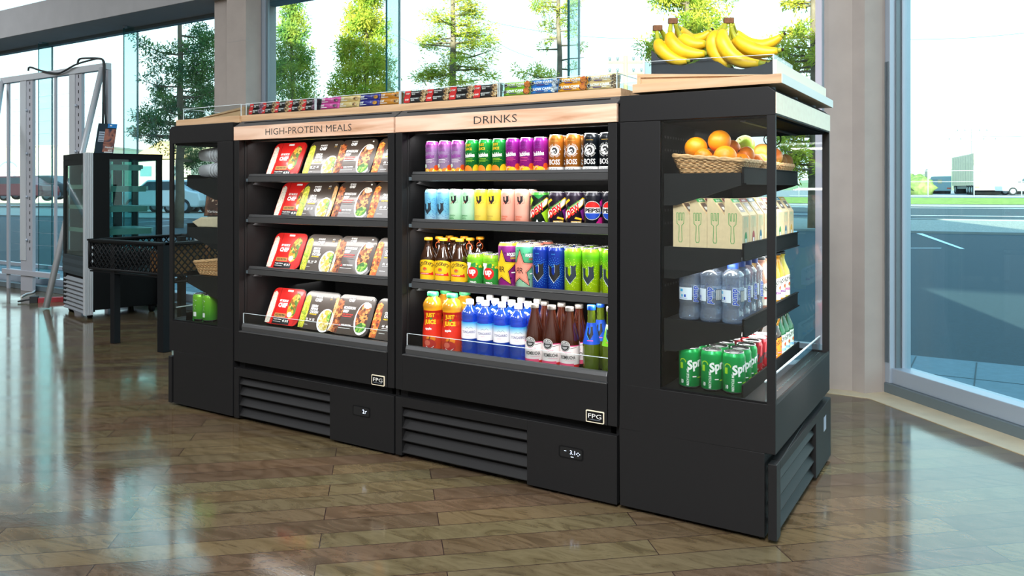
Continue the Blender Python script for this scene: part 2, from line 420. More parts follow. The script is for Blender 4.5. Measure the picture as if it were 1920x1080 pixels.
# splayed window on the other side of the pier
def spbox(m, a0, a1, b0, b1, z0, z1, mt): m.prism([sp(a0, b0), sp(a1, b0), sp(a1, b1), sp(a0, b1)], 'z', z0, z1, mt)
m = MB(); spbox(m, 0, 3.3, -.005, .05, 0, .05, ALUD); spbox(m, 0, 3.3, .012, .11, .05, .125, ALU); spbox(m, .0, .034, .0, .11, .05, 4, ALU); spbox(m, .034, .042, .03, .11, .1, 4, ALUD); spbox(m, .042, .05, .06, .11, .1, 4, ALU); spbox(m, 3.26, 3.32, 0, .11, .05, 4, ALU)
w = struct(m, 'window_3', bevel=.003)
m = MB(); spbox(m, .045, 3.28, .075, .085, .12, 4, PANE); m.build('pane', w)
m = MB(); spbox(m, .004, .03, -.006, 0, .15, 1.62, glassy('corner_guard', '#f2f6f6', 1.)); m.build('corner_guard', w)

# ================================================================== OUTSIDE
O = Vector((-.2, 20)); AD = Vector((math.cos(math.radians(10.5)), math.sin(math.radians(10.5)))); BD = Vector((-AD.y, AD.x))
def st(s, t): p = O+AD*s+BD*t; return (p.x, p.y)
G = -.12
def gz(t): return G if t < 30 else (G+(t-30)/18*.42 if t < 48 else .3)
def strip(m, t0, t1, mt, up=0., s0=-120, s1=90):
    z0, z1 = gz(t0)+up, gz(t1)+up
    (ax, ay), (bx, by), (cx, cy), (dx, dy) = st(s0, t0), st(s1, t0), st(s1, t1), st(s0, t1)
    m.add([(ax, ay, z0), (bx, by, z0), (cx, cy, z1), (dx, dy, z1)], [(0, 1, 2, 3)], mt)
ASPH = pm('asphalt', '#253f49', .85, noise=.16, nscale=45)
m = MB()
m.prism([(-60, 2.1), (6, 2.1), (40, -8), (60, 30), st(90, .0), st(-120, .0)], 'z', G-.1, G, ASPH)
strip(m, 0, 30, ASPH, -.0); strip(m, 30, 48, ASPH); strip(m, 48, 400, pm('yard_ground', '#8d9294', .9, noise=.1, nscale=.3), 0, -500, 400)
struct(m, 'ground_asphalt')
# paved path under the windows with joints
PAV = pm('paving', '#5f7c88', .8, noise=.07, nscale=20); JT = pm('paving_joint', '#42545a', .9)
m = MB(); m.prism([(-13, 2.1), (0, 2.1), (.06, 2.08), sp(.02, .12), sp(3.4, .12), (6, 0), (6, 3.62), (-13, 3.5)], 'z', G-.02, G+.012, PAV)
for x in [(-12+.345*k) for k in range(52)]: m.box(x-.004, 2.1 if x < .1 else 1.985+.14-(x-.06)*.93, G+.01, x+.004, 3.55, G+.0135, JT)
for y in (3.04, 2.55): m.box(-12, y-.004, G+.01, 5.9, y+.004, G+.0135, JT)
struct(m, 'pavement')
# gravel bed, kerbs, white lines, grass
m = MB(); strip(m, .5, 8.8, pm('gravel', '#9a9d94', .95, noise=.45, nscale=26, bump=.6), .03); o = tag(m.build('gravel_bed'), 'grey gravel bed between the car park and the road, where the trees stand', 'gravel', kind='stuff')
KB = pm('kerb_stone', '#8f9694', .8, noise=.1, nscale=3)
for t in (0, 8.8):
    m = MB(); (ax, ay), (bx, by) = st(-120, t), st(90, t); (cx, cy), (dx, dy) = st(90, t+.5), st(-120, t+.5)
    m.prism([(ax, ay), (bx, by), (cx, cy), (dx, dy)], 'z', G-.05, G+.06, KB); struct(m, 'kerb')
WL = pm('road_paint', '#dfeef0', .7)
m = MB(); strip(m, 10.3, 10.7, WL, .006); strip(m, 14.3, 14.9, WL, .006); strip(m, 28.6, 29.6, WL, .006)
m.add([(-1.17, 19.66, G+.006), (-.047, 14.48, G+.006), (.03, 14.5, G+.006), (-1.04, 19.72, G+.006)], [(0, 1, 2, 3)], WL)
for k in range(-8, 4):
    if k: m.add([(-1.17+k*2.9, 19.66+k*.45, G+.006), (-.047+k*2.9, 14.48+k*.45, G+.006), (.03+k*2.9, 14.5+k*.45, G+.006), (-1.04+k*2.9, 19.72+k*.45, G+.006)], [(0, 1, 2, 3)], WL)
    m.add([(-.95+k*2.9, 14.1+k*.3, G+.005), (-.35+k*2.9, 14.45+k*.3, G+.005), (-.35+k*2.9, 14.56+k*.3, G+.005), (-.95+k*2.9, 14.2+k*.3, G+.005)], [(0, 1, 2, 3)], WL)
struct(m, 'road_markings')
GRS = pm('grass', '#7f9a3a', .9, noise=.3, nscale=2.5)
m = MB(); strip(m, 34.5, 46.5, GRS, .03); tag(m.build('grass_verge'), 'strip of mown grass on the far side of the road', 'grass', kind='stuff')
m = MB(); strip(m, 31, 34.4, pm('footpath', '#a9a6a0', .9, noise=.06, nscale=2), .012); struct(m, 'footpath')
# hills on the horizon
m = MB(); HL = pm('hill_green', '#7f9470', .95, noise=.15, nscale=.02)
pts = []; rr = random.Random(3)
for k in range(41):
    s = -420+k*21; pts.append((s, 5+4*math.sin(k*.6)+2*math.sin(k*1.7)+rr.random()*1.5))
vs = [(*st(s, 330), .2) for s, h in pts]+[(*st(s, 345), h) for s, h in pts]; n = len(pts)
m.add(vs, [(i, i+1, n+i+1, n+i) for i in range(n-1)], HL, True); struct(m, 'hills')

# trees on the gravel bed
def leafmat(name, a, b):
    m, nt, out = newmat(name)
    tc = N(nt, 'TexCoord'); nz = N(nt, 'TexNoise'); nz.inputs['Scale'].default_value = 2.2; nz.inputs['Detail'].default_value = 5; L(nt, tc.outputs['Object'], nz.inputs['Vector'])
    r = ramp(nt, nz.outputs[0], [(.35, a), (.65, b)])
    d = N(nt, 'BsdfDiffuse'); t = N(nt, 'BsdfTranslucent'); L(nt, r.outputs[0], d.inputs[0]); L(nt, r.outputs[0], t.inputs[0])
    x = N(nt, 'MixShader'); x.inputs[0].default_value = .3; L(nt, d.outputs[0], x.inputs[1]); L(nt, t.outputs[0], x.inputs[2]); L(nt, x.outputs[0], out.inputs[0]); return m
LEAF = leafmat('pine_needles', '#62924a', '#b2b84c'); LEAF3 = leafmat('pine_needles_dark', '#3c6a4e', '#6f8c4c'); LEAF2 = leafmat('pine_needles_light', '#88a63c', '#d6ca50'); BARK = pm('pine_bark', '#7a6a5a', .9, noise=.25, nscale=6)
def tree(px, t, H, prof, nclump, cs, seed, label, leaf=LEAF, tr=.14, branches=0, per=24, ls=.085):
    """prof(h) -> crown radius in metres at height fraction h; clumps of needles sit on whorls of branches"""
    # where the sight line through px meets the planting line
    d = ray(px, 400); P = st(0, t); a = AD; den = d[0]*(-a.y)+d[1]*a.x
    k = ((P[0]-CX)*(-a.y)+(P[1]-CY)*a.x)/den; x, y = CX+d[0]*k, CY+d[1]*k
    r = random.Random(seed); root = thing('conifer_tree', label, 'tree', (x, y, gz(t)), r.uniform(0, 6), 'trees outside the windows')
    m = MB(); n = 9
    m.tube([(r.uniform(-.04, .04), r.uniform(-.04, .04), H*i/n) for i in range(n+1)], [tr*(1-.85*i/n) for i in range(n+1)], BARK, 8)
    ends = []
    for i in range(branches):
        h = r.uniform(.16, .97); R = prof(h)*r.uniform(.75, 1.05); a = r.uniform(0, 6.283); z = h*H
        e = Vector((R*math.cos(a), R*math.sin(a), z+R*r.uniform(-.1, .25))); mid = Vector((R*.5*math.cos(a), R*.5*math.sin(a), z-R*.04))
        m.tube([(0, 0, z-.05*R), mid, e], [tr*.22, tr*.15, tr*.05], BARK, 5, caps=False)
        for q in (.45, .6, .72, .85, 1.): ends.append(mid.lerp(e, (q-.5)*2) if q > .5 else Vector((0, 0, z)).lerp(mid, q*2))
    m.build('trunk', root)
    m = MB(); vs, fs = [], []
    for i in range(nclump):
        if ends:
            c = r.choice(ends)+Vector((r.gauss(0, .16), r.gauss(0, .16), r.gauss(.05, .13)))
        else:
            while 1:
                h = r.uniform(.1, 1.)
                if r.random() < prof(h)/1.0+.05: break
            R = prof(h)*math.sqrt(r.uniform(.12, 1.)); a = r.uniform(0, 6.283); c = Vector((R*math.cos(a), R*math.sin(a), h*H))
        s = cs*r.uniform(.6, 1.25)
        for j in range(per):
            v = Vector((r.gauss(0, 1), r.gauss(0, 1), r.gauss(0, .8))).normalized(); p = c+v*s*r.uniform(.2, 1.)
            u = Vector((r.gauss(0, 1), r.gauss(0, 1), r.gauss(0, 1))); u = (v+u*.5).normalized(); w = u.orthogonal().normalized(); l = ls*r.uniform(.6, 1.5)
            b = len(vs); vs += [p, p+u*l+w*l*.2, p+u*l*1.5, p+u*l-w*l*.2]; fs.append((b, b+1, b+2, b+3))
    m.add(vs, fs, leaf); m.build('foliage', root, merge=False)
    return root
cone = lambda b: (lambda h: b*(1-h)**.75*(.85+.15*math.sin(h*40)) if h > .1 else b*.8)
col = lambda b, top: (lambda h: b*min(1, (1-h)*top+.02)*(.85+.15*math.sin(h*30)))
T_ = dict(per=95, ls=.08)
tree(548, 1.2, 8.5, lambda h: .04+1.95*(1-h), 380, .27, 11, 'dense pointed conifer standing in the window just beyond the column', **T_)
tree(686, 1.2, 9.1, lambda h: .06+2.0*(1-h)**.9, 460, .28, 12, 'dense bright green conifer in front of the first tall glass fin', LEAF2, **T_)
tree(850, 1.4, 11, lambda h: 1.2*min(1, (1-h)*2.4)+.25*(h < .5), 330, .3, 13, 'broad column-shaped conifer with a patch of trunk showing, above the recovery bars', LEAF2, .17, 60, **T_)
tree(1048, 1.2, 9.5, lambda h: 1.05*min(1, (1-h)*2.), 120, .2, 14, 'sparse conifer with a bare pale trunk beside the second tall glass fin', LEAF2, .15, 46, 90, .07)
tree(1290, 1.2, 9.5, lambda h: 1.2*min(1, (1-h)*2.4), 330, .28, 15, 'full yellow-green conifer rising behind the bananas', LEAF2, .15, 50, **T_)
tree(1526, 1.2, 9.5, lambda h: 1.15*min(1, (1-h)*2.5), 210, .24, 16, 'conifer with a visible trunk next to the grey pier, behind the end of the gondola', LEAF2, .19, 54, **T_)
tree(338, -4.5, 8.4, lambda h: 1.5*min(1, (1-h)*1.6+.15), 460, .2, 17, 'loose open-branched pine with a long trunk behind the far end of the gondola', LEAF3, .14, 62, 80, .06)
tree(785, 14, 6.2, lambda h: .75*min(1, (1-h)*2.), 60, .4, 18, 'small distant shrub-like tree between the second and third conifers', LEAF, .1, 0, 40, .12)
# power poles and wires
def pole(px, py, t, z1, arms, label, mt):
    p = dep(px, py, t); root = thing('power_pole', label, 'power pole', (p.x, p.y, .2), .5)
    m = MB(); m.tube([(0, 0, 0), (0, 0, z1)], [.16, .12], mt, 8); m.build('pole', root)
    for z, l in arms:
        m = MB(); m.box(-l, -.06, z-.07, l, .06, z+.07, mt); m.build('crossarm', root)
        for q in (-.9, -.45, .45, .9):
            m = MB(); m.lathe([(.02, 0), (.07, .05), (.05, .12), (.09, .18), (0, .24)], ALUD, 8, (q*l, 0, z+.07)); m.build('insulator', root)
    return root
PW = pm('pole_timber', '#b7a67a', .9, noise=.1)
pole(1173, 353, 45, 8.4, [(8.05, 1.0), (7.4, 1.)], 'timber power pole with two crossarms seen between the bars and the bananas', PW)
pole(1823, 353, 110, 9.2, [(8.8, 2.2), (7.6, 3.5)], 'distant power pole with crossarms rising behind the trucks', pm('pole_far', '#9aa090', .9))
def wire(a, b, sag, label, r=.012):
    m = MB(); a, b = Vector(a), Vector(b); m.tube([a.lerp(b, k/10)+Vector((0, 0, -sag*4*(k/10)*(1-k/10))) for k in range(11)], r, pm('wire_black', '#5b7a86', .6), 5); tag(m.build('street_hanging_wire'), label, 'cable', 'overhead wires')
wire(dep(895, 35, 40), dep(1250, 70, 46), .4, 'thin overhead wire passing the sparse conifer toward the power pole')
wire(dep(905, 62, 38), dep(1000, 108, 38), .15, 'thin overhead wire sloping down between the column-shaped and the sparse conifers')
wire(dep(735, 62, 38), dep(905, 75, 38), .6, 'thin overhead wire beside the first tall glass fin')
wire(dep(1690, 74, 60), dep(1960, 57, 60), .2, 'upper overhead wire in the sky above the trucks', .02)
wire(dep(1840, 255, 100), dep(1990, 250, 60), .2, 'lower overhead wire reaching the distant power pole', .02)

# trucks, cars, fence, buildings
TW = pm('trailer_white', '#cfc4ae', .6); TT = pm('trailer_curtain', '#cfc4ac', .7, noise=.1, nscale=2); BK = pm('tyre_black', '#22262a', .8); GRY = pm('chassis_grey', '#6d7780', .6); RED = pm('lamp_red', '#c8503a', .4)
def trailer(px, py, d, rz, w, h, l, label, side, TW=TW):
    p = dep(px, py, d); root = thing('truck_trailer', label, 'truck', (p.x, p.y, p.z), rz)
    m = MB(); m.box(0, 0, .95, w, l, h, TW)
    m.box(-.012, .05, 1.25, 0, l-.05, h-.12, side); m.box(.3, -.02, h*.55, w*.5-.1, 0, h*.56, GRY)
    for q in range(9): m.box(-.02, .1+q*l/9, 1.2, -.012, .14+q*l/9, h-.15, GRY)
    m.build('box_body', root)
    m = MB(); m.box(.15, .2, .6, w-.15, l-.2, .95, GRY); m.box(0, -.05, .45, w, .05, .95, TW); m.build('chassis', root)
    m = MB(); m.box(.05, -.07, .7, .5, -.05, .85, RED); m.box(w-.5, -.07, .7, w-.05, -.05, .85, RED); m.build('tail_lamp', root)
    m = MB(); m.box(w*.42, -.03, h*.42, w*.6, -.01, h*.56, pm('plate_grey', '#c9b58a', .6)); m.build('door_latch_box', root)
    for y in (1.2, 2.5, 3.8, l-2):
        m = MB(); m.M = Matrix.Translation((-.02, y, .5)) @ Matrix.Rotation(math.pi/2, 4, 'Y'); m.lathe([(0, -.0), (.2, 0), (.3, .05), (.5, 0), (.52, .15), (.5, w)], BK, 18, ms=[ALU, ALU, BK, BK, BK]); m.build('wheel', root)
    return root
trailer(1826, 364.5, 84, .20, 5.0, 4.4, 13, 'tall trailer with a bright white rear end parked beyond the fence', TT)
trailer(1740, 364, 104, .1, 2.7, 3.4, 12, 'smaller grey-blue box trailer parked left of the white-ended one', TT, pm('box_greyblue', '#8fa6ac', .6))
def car(p, rz, paint, label, s=1.):
    root = thing('parked_car', label, 'car', p, rz)
    m = MB(); b = [(-2.1, .35), (-2.15, .75), (-1.95, .95), (-1.25, 1.02), (-.55, 1.5), (.75, 1.52), (1.55, 1.05), (2.1, .95), (2.2, .6), (2.1, .3)]
    m.prism([(x*s, z*s) for x, z in b], 'y', -.85*s, .85*s, paint); m.build('body', root, bevel=.07)
    m = MB(); g = pm('car_glass', '#39525c', .1)
    for y in (-.862, .852): m.prism([(x*s, z*s) for x, z in [(-1.05, 1.04), (-.5, 1.42), (.7, 1.44), (1.3, 1.06)]], 'y', y*s, (y+.01)*s, g)
    m.build('side_window', root)
    for x in (-1.35, 1.4):
        for y in (-.86, .68):
            m = MB(); m.M = Matrix.Translation((x*s, y*s, .33*s)) @ Matrix.Rotation(-math.pi/2, 4, 'X'); m.lathe([(0, 0), (.2*s, 0), (.33*s, 0), (.34*s, .05), (.34*s, .18*s), (0, .18*s)], BK, 18, ms=[ALU, BK, BK, BK, BK]); m.build('wheel', root)
    return root
p = dep(1925, 366, 75); car((p.x, p.y, p.z), .35, pm('car_white', '#eef1f2', .3, coat=.5), 'white car parked beside the white-ended trailer', 1.15)
p = dep(318, 392, 36); car((p.x, p.y, G), .3, MATS['car_white'], 'white car seen through the glass side of the empty display case')
p = dep(388, 400, 36); car((p.x, p.y, G), .25, pm('car_silver', '#dbe3e6', .3, .0, coat=.4), 'silver car seen through the glass end of the gondola')
p = dep(32, 377, 48); car((p.x, p.y, p.z), .5, pm('car_red', '#8e3038', .4, coat=.3), 'dark red car parked in front of the cream warehouse')
p = dep(85, 374, 50); car((p.x, p.y, p.z), .5, pm('car_dark', '#4d565c', .4, coat=.3), 'dark grey car parked beside the red one')
def house(px, py, d, w, l, h, rh, wall, roof, label, rz=.3):
    p = dep(px, py, d); root = thing('house', label, 'building', (p.x, p.y, p.z), rz)
    m = MB(); m.box(-w/2, 0, 0, w/2, l, h, wall); m.build('wall', root)
    m = MB(); m.prism([(-w/2-.3, h), (w/2+.3, h), (0, h+rh)], 'y', -.3, l+.3, roof); m.build('roof', root)
    for q in (-.3, .25):
        m = MB(); m.box(w*q-.5, -.03, h*.4, w*q+.5, 0, h*.75, pm('far_window', '#7d97a0', .2)); m.build('window', root)
    return root
CR = pm('cream_wall', '#e2d9bd', .8); RF = pm('tan_roof', '#c6a878', .8)
house(305, 352, 60, 5, 6, 2.2, 1.4, CR, RF, 'small house with a tan pitched roof seen through the display case')
house(246, 352, 90, 6, 6, 2.6, .9, pm('pale_yellow_wall', '#e6e2bf', .8), pm('olive_roof', '#9aa587', .8), 'low pale house with an olive roof behind the display case')
house(380, 352, 75, 7, 6, 2., 1.2, CR, RF, 'cream house seen through the glass end of the gondola')
p = dep(-60, 360, 62); root = thing('warehouse', 'long cream warehouse with a round painted emblem on its wall', 'building', (p.x, p.y, p.z-.05), YAW)
m = MB(); m.box(-3, 0, -1.5, 10.3, 10, 3.7, CR); m.box(-3.05, -.05, 3.6, 10.35, 10, 3.75, TW); m.build('wall', root)
m = MB(); SKB = pm('emblem_blue', '#6fb0cf', .6); PKC = pm('emblem_pink', '#d79ab5', .6); WT = pm('emblem_white', '#f7f7f2', .6)
m.decal(planemap((3.2, -.01, 1.65), (1, 0, 0), (0, 0, 1)), [El(WT, 0, 0, .9), Rg(SKB, 0, 0, .7, .85, 30, .5, 2.64), Rg(PKC, 0, 0, .7, .85, 20, 3.6, 4.6), Rg(SKB, 0, 0, .5, .85, 20, 4.3, 5.8), Rc(SKB, -.7, -.05, .7, .0)], None, .01, .004)
m.build('emblem', root)
p = dep(1740, 366, 66); root = thing('chain_link_fence', 'wire fence on steel posts in front of the trucks', 'fence', (p.x, p.y, .28), YAW*.4)
FM = pm('galvanised', '#b9c4c8', .5, .3)
for k in range(-3, 6):
    m = MB(); m.tube([(k*3.4, 0, 0), (k*3.4, 0, 2.6)], .05, FM, 6); m.build('post', root)
m = MB()
for z in (.1, 1.3, 2.2): m.tube([(-11, 0, z), (18, 0, z)], .03, FM, 5)
m.build('rail', root)
for k, (px, d, s) in enumerate(((1702, 108, 1.8), (1717, 98, 1.6), (1728, 90, 1.2))):
    p = dep(px, 353, d); r_ = random.Random(k); m = MB(); m.ball((0, 0, 0), (s*1.3, s*1.3, s), leafmat('hedge_far', '#7f9a5a', '#a9bd77') if k == 0 else MATS['hedge_far'], 12, 8, lambda v: 1+.2*math.sin(v.x*9)*math.cos(v.z*7)); o = m.build('shrub'); o.location = (p.x, p.y, 1.1); tag(o, 'pale green shrub beyond the fence, '+('beside the window jamb', 'middle of three', 'next to the grey-blue trailer')[k], 'shrub', 'far shrubs')
# ================================================================== THE GONDOLA
XL, XB, XC, XD, D = -2.73, -2.283, -1.38, -.478, .84
BLK = pm('charcoal_powdercoat', '#171718', .55, noise=.06, nscale=300, bump=.03, spec=.28)
BLKL = pm('charcoal_strip', '#4a4b4c', .5)
INN = pm('black_interior', '#101011', .6, spec=.15)
INB = pm('back_liner', '#161617', .55, spec=.2, noise=.1, nscale=30)
MBK = pm('matte_black_liner', '#0b0b0c', .9, spec=.04)
HOLE = pm('slot_black', '#030303', .9)
RLE = pm('end_rail_black', '#0f0f10', .7, spec=.1)
RAIL = pm('price_rail_black', '#414243', .32)
STEEL = pm('brushed_steel', '#fff0d4', .4, .0, noise=.06, nscale=60)
OAK = woodmat('oak_worktop', ['#b7936f', '#cba882', '#d6b694'], 1.2, 'X', .5, 22)
ASH = woodmat('pink_ash', ['#b98a68', '#d9ae90', '#ebc9b0', '#f0d4be'], .9, 'X', .45, 12)
SIGN = pm('sign_lettering', '#2b2a2a', .6)
ACR = glassy('clear_acrylic', '#f4f8f8', .9); ACE = pm('acrylic_edge', '#d5e2e6', .2)
LEDM = pm('led_strip', '#3a3a3a', .5)
WTX = pm('white_print', '#f4f4f0', .45)
LUM = pm('display_digits', '#cfe0ff', .4, emit=2.2)
def louvres(root, x0, x1, z0, z1, ax, at, depth, sgn=1, n=4):
    """n sloping slats in an opening; ax 'y': opening faces -Y at y=at; 'x': faces +-X at x=at"""
    m = MB(); p = (z1-z0)/n
    for k in range(n):
        zt = z1-k*p; pr = [(at+depth*.75*sgn, zt-.004), (at+.003*sgn, zt-p*.72), (at+.003*sgn, zt-p*.78), (at+depth*.75*sgn, zt-p*.3)]
        m.prism(pr, 'x' if ax == 'y' else 'y', x0, x1, BLK)
    if ax == 'y': m.box(x0, at+depth*sgn, z0, x1, at+(depth+.004)*sgn, z1, HOLE)
    else: m.box(at+depth*sgn, x0, z0, at+(depth+.004)*sgn, x1, z1, HOLE)
    m.build('louvre_grille', root)
def fridge(x0, x1, title, tw, digits, label):
    root = thing('open_display_fridge', label, 'display fridge', (x0, 0, 0))
    B = lambda m, n, par=root, bv=.0015: m.build(n, par, origin=(x0, 0, 0) if par is root else (x0, 0, 0), bevel=bv)
    g = .004; a, b = x0+g, x1-g
    m = MB()
    for u, v, uu, vv in ((a, a+.031, a, a+.034), (b-.031, b, b-.016, b)):
        m.box(u, 0, .255, v, .03, 1.206, BLK); m.box(uu, .03, .03, vv, D, 1.287, BLK)
    m.box(a, .60, .03, b, D, 1.287, BLK); m.box(a+.034, .03, .03, b-.034, .6, .375, INN); m.box(a+.034, .025, 1.212, b-.034, .6, 1.287, INN)
    for c in (a+.06, b-.06):
        for y in (.1, D-.08): m.box(c-.02, y-.02, 0, c+.02, y+.02, .03, HOLE)
    B(m, 'cabinet_body')
    m = MB(); m.box(a+.034, .575, .38, b-.016, .6, 1.21, INB)
    for z in (.455, .52, .60, .70, .76, .80, .86, .935, .98, 1.10, 1.16):
        for k in range(26):
            x = a+.06+k*.032
            if x < b-.07: m.box(x, .5735, z, x+.017, .576, z+.006, HOLE)
    B(m, 'back_panel', bv=0)
    for xs, sg in ((a+.034, 1), (b-.016, -1)):
        m = MB(); m.box(xs, .04, .39, xs+.0015*sg, .57, 1.2, INB)
        for z in (.455, .70, .76, .935):
            for k in range(12): m.box(xs+.001*sg, .1+k*.035, z, xs+.0022*sg, .118+k*.035, z+.005, HOLE)
        B(m, 'side_liner', bv=0)
    m = MB(); m.box(a+.033, -.002, .255, b-.033, .03, .384, BLK); m.box(a+.034, -.004, .384, b-.034, .03, .389, RAIL)
    p = B(m, 'front_panel')
    m = MB(); bx = b-.105
    m.rbox(bx, -.0055, .258, bx+.063, -.002, .296, .003, STEEL); m.rbox(bx+.003, -.0062, .261, bx+.06, -.005, .293, .002, INN)
    m.decal(planemap((bx+.0315, -.0063, .279), (1, 0, 0), (0, 0, 1)), [Tx(WTX, 'FPG', 0, 0, .046, .014), Rc(ALU, -.02, -.0115, .02, -.0105)])
    m.build('maker_badge', p, origin=(x0, 0, 0))
    m = MB(); m.box(a, -.002, 1.2085, b, .012, 1.2665, ASH)
    m.decal(planemap(((a+b)/2-.005, -.002, 1.2375), (1, 0, 0), (0, 0, 1)), [Tx(SIGN, title, 0, 0, tw, .027, -.003)]); B(m, 'sign_board')
    m = MB(); m.prism([(0, 1.2668), (.04, 1.292), (.6, 1.292), (.6, 1.28), (.012, 1.2668)], 'x', a, b, BLKL); B(m, 'canopy_strip')
    m = MB(); m.box(a+.05, .05, 1.203, b-.05, .075, 1.212, LEDM); B(m, 'light_strip')
    # kick panel round the louvre opening, control display
    lx0, lx1 = a+.03, a+.568
    m = MB(); m.box(a, -.001, .012, lx0, .022, .227, BLK); m.box(lx0, -.001, .193, lx1, .022, .227, BLK); m.box(lx1, -.001, .012, b, .022, .227, BLK)
    k = B(m, 'kick_panel')
    louvres(k, lx0-x0, lx1-x0, .012, .193, 'y', 0, .03)
    m = MB(); cx = b-.205
    m.rbox(cx, -.0025, .127, cx+.089, -.001, .166, .008, INN); m.rbox(cx+.006, -.0032, .131, cx+.084, -.0024, .162, .006, HOLE)
    if digits == '2':
        it = [Tx(LUM, '2', .012, .001, .009, .015), Ln(LUM, [(.021, -.006), (.021, .002), (.029, .004)], .0016)]
    else:
        it = [Tx(LUM, '3.1', .006, .002, .018, .013)]+[El(LUM, .026+dx, dz, .0017, n=8) for dx, dz in ((0, .004), (.006, 0), (0, -.005), (-.005, 0))]+[Rc(LUM, -.024, .003, -.016, .0045), Rc(LUM, -.0, -.013, .01, -.0115)]
    m.decal(planemap((cx+.045, -.0033, .147), (1, 0, 0), (0, 0, 1)), it); m.build('control_display', k, origin=(x0, 0, 0))
    # shelves
    s0, s1 = a+.058, b-.018
    for z in (1.063, .888, .665):
        m = MB(); m.box(s0, .052, z-.028, s1, .5, z-.022, INN)
        for xs in (s0+.002, s1-.006): m.prism([(.05, z-.022), (.57, z-.022), (.57, z-.11), (.5, z-.11), (.05, z-.045)], 'x', xs, xs+.004, INB)
        sh = B(m, 'shelf', bv=0)
        m = MB(); m.prism([(.036, z), (.044, z), (.05, z-.008), (.05, z-.037), (.03, z-.034), (.0285, z-.012), (.034, z-.009)], 'x', s0-.006, s1, RAIL); m.box(s0-.006, .0275, z-.0115, s1, .034, z-.0095, HOLE)
        m.box(s0-.028, .036, z-.033, s0-.006, .05, z-.02, ALUD); m.build('price_rail', sh, origin=(x0, 0, 0), bevel=.002)
        m = MB(); m.box(s0+.04, .06, z-.033, s1-.04, .072, z-.028, LEDM); m.build('light_strip', sh, origin=(x0, 0, 0))
    m = MB(); m.box(a+.036, .02, .384, b-.018, .56, .397, INN); t = B(m, 'bottom_tray', bv=0)
    m = MB(); m.prism([(.008, .42), (.018, .422), (.024, .41), (.024, .386), (.004, .388), (.002, .408)], 'x', a+.044, b-.036, RAIL); m.build('price_rail', t, origin=(x0, 0, 0), bevel=.002)
    m = MB(); m.box(a+.044, .012, .42, b-.036, .0145, .463, ACR); m.box(a+.044, .0115, .463, b-.036, .015, .4645, ACE); m.box(a+.044, .0115, .40, a+.046, .015, .4645, ACE); m.build('clear_lip', t, origin=(x0, 0, 0))
    return root
fridge(XB, XC, 'HIGH-PROTEIN MEALS', .485, '2', 'black open fridge of four sloping shelves of ready meals under the HIGH-PROTEIN MEALS sign')
fridge(XC, XD, 'DRINKS', .176, '3.1', 'black open fridge of canned and bottled drinks under the DRINKS sign')
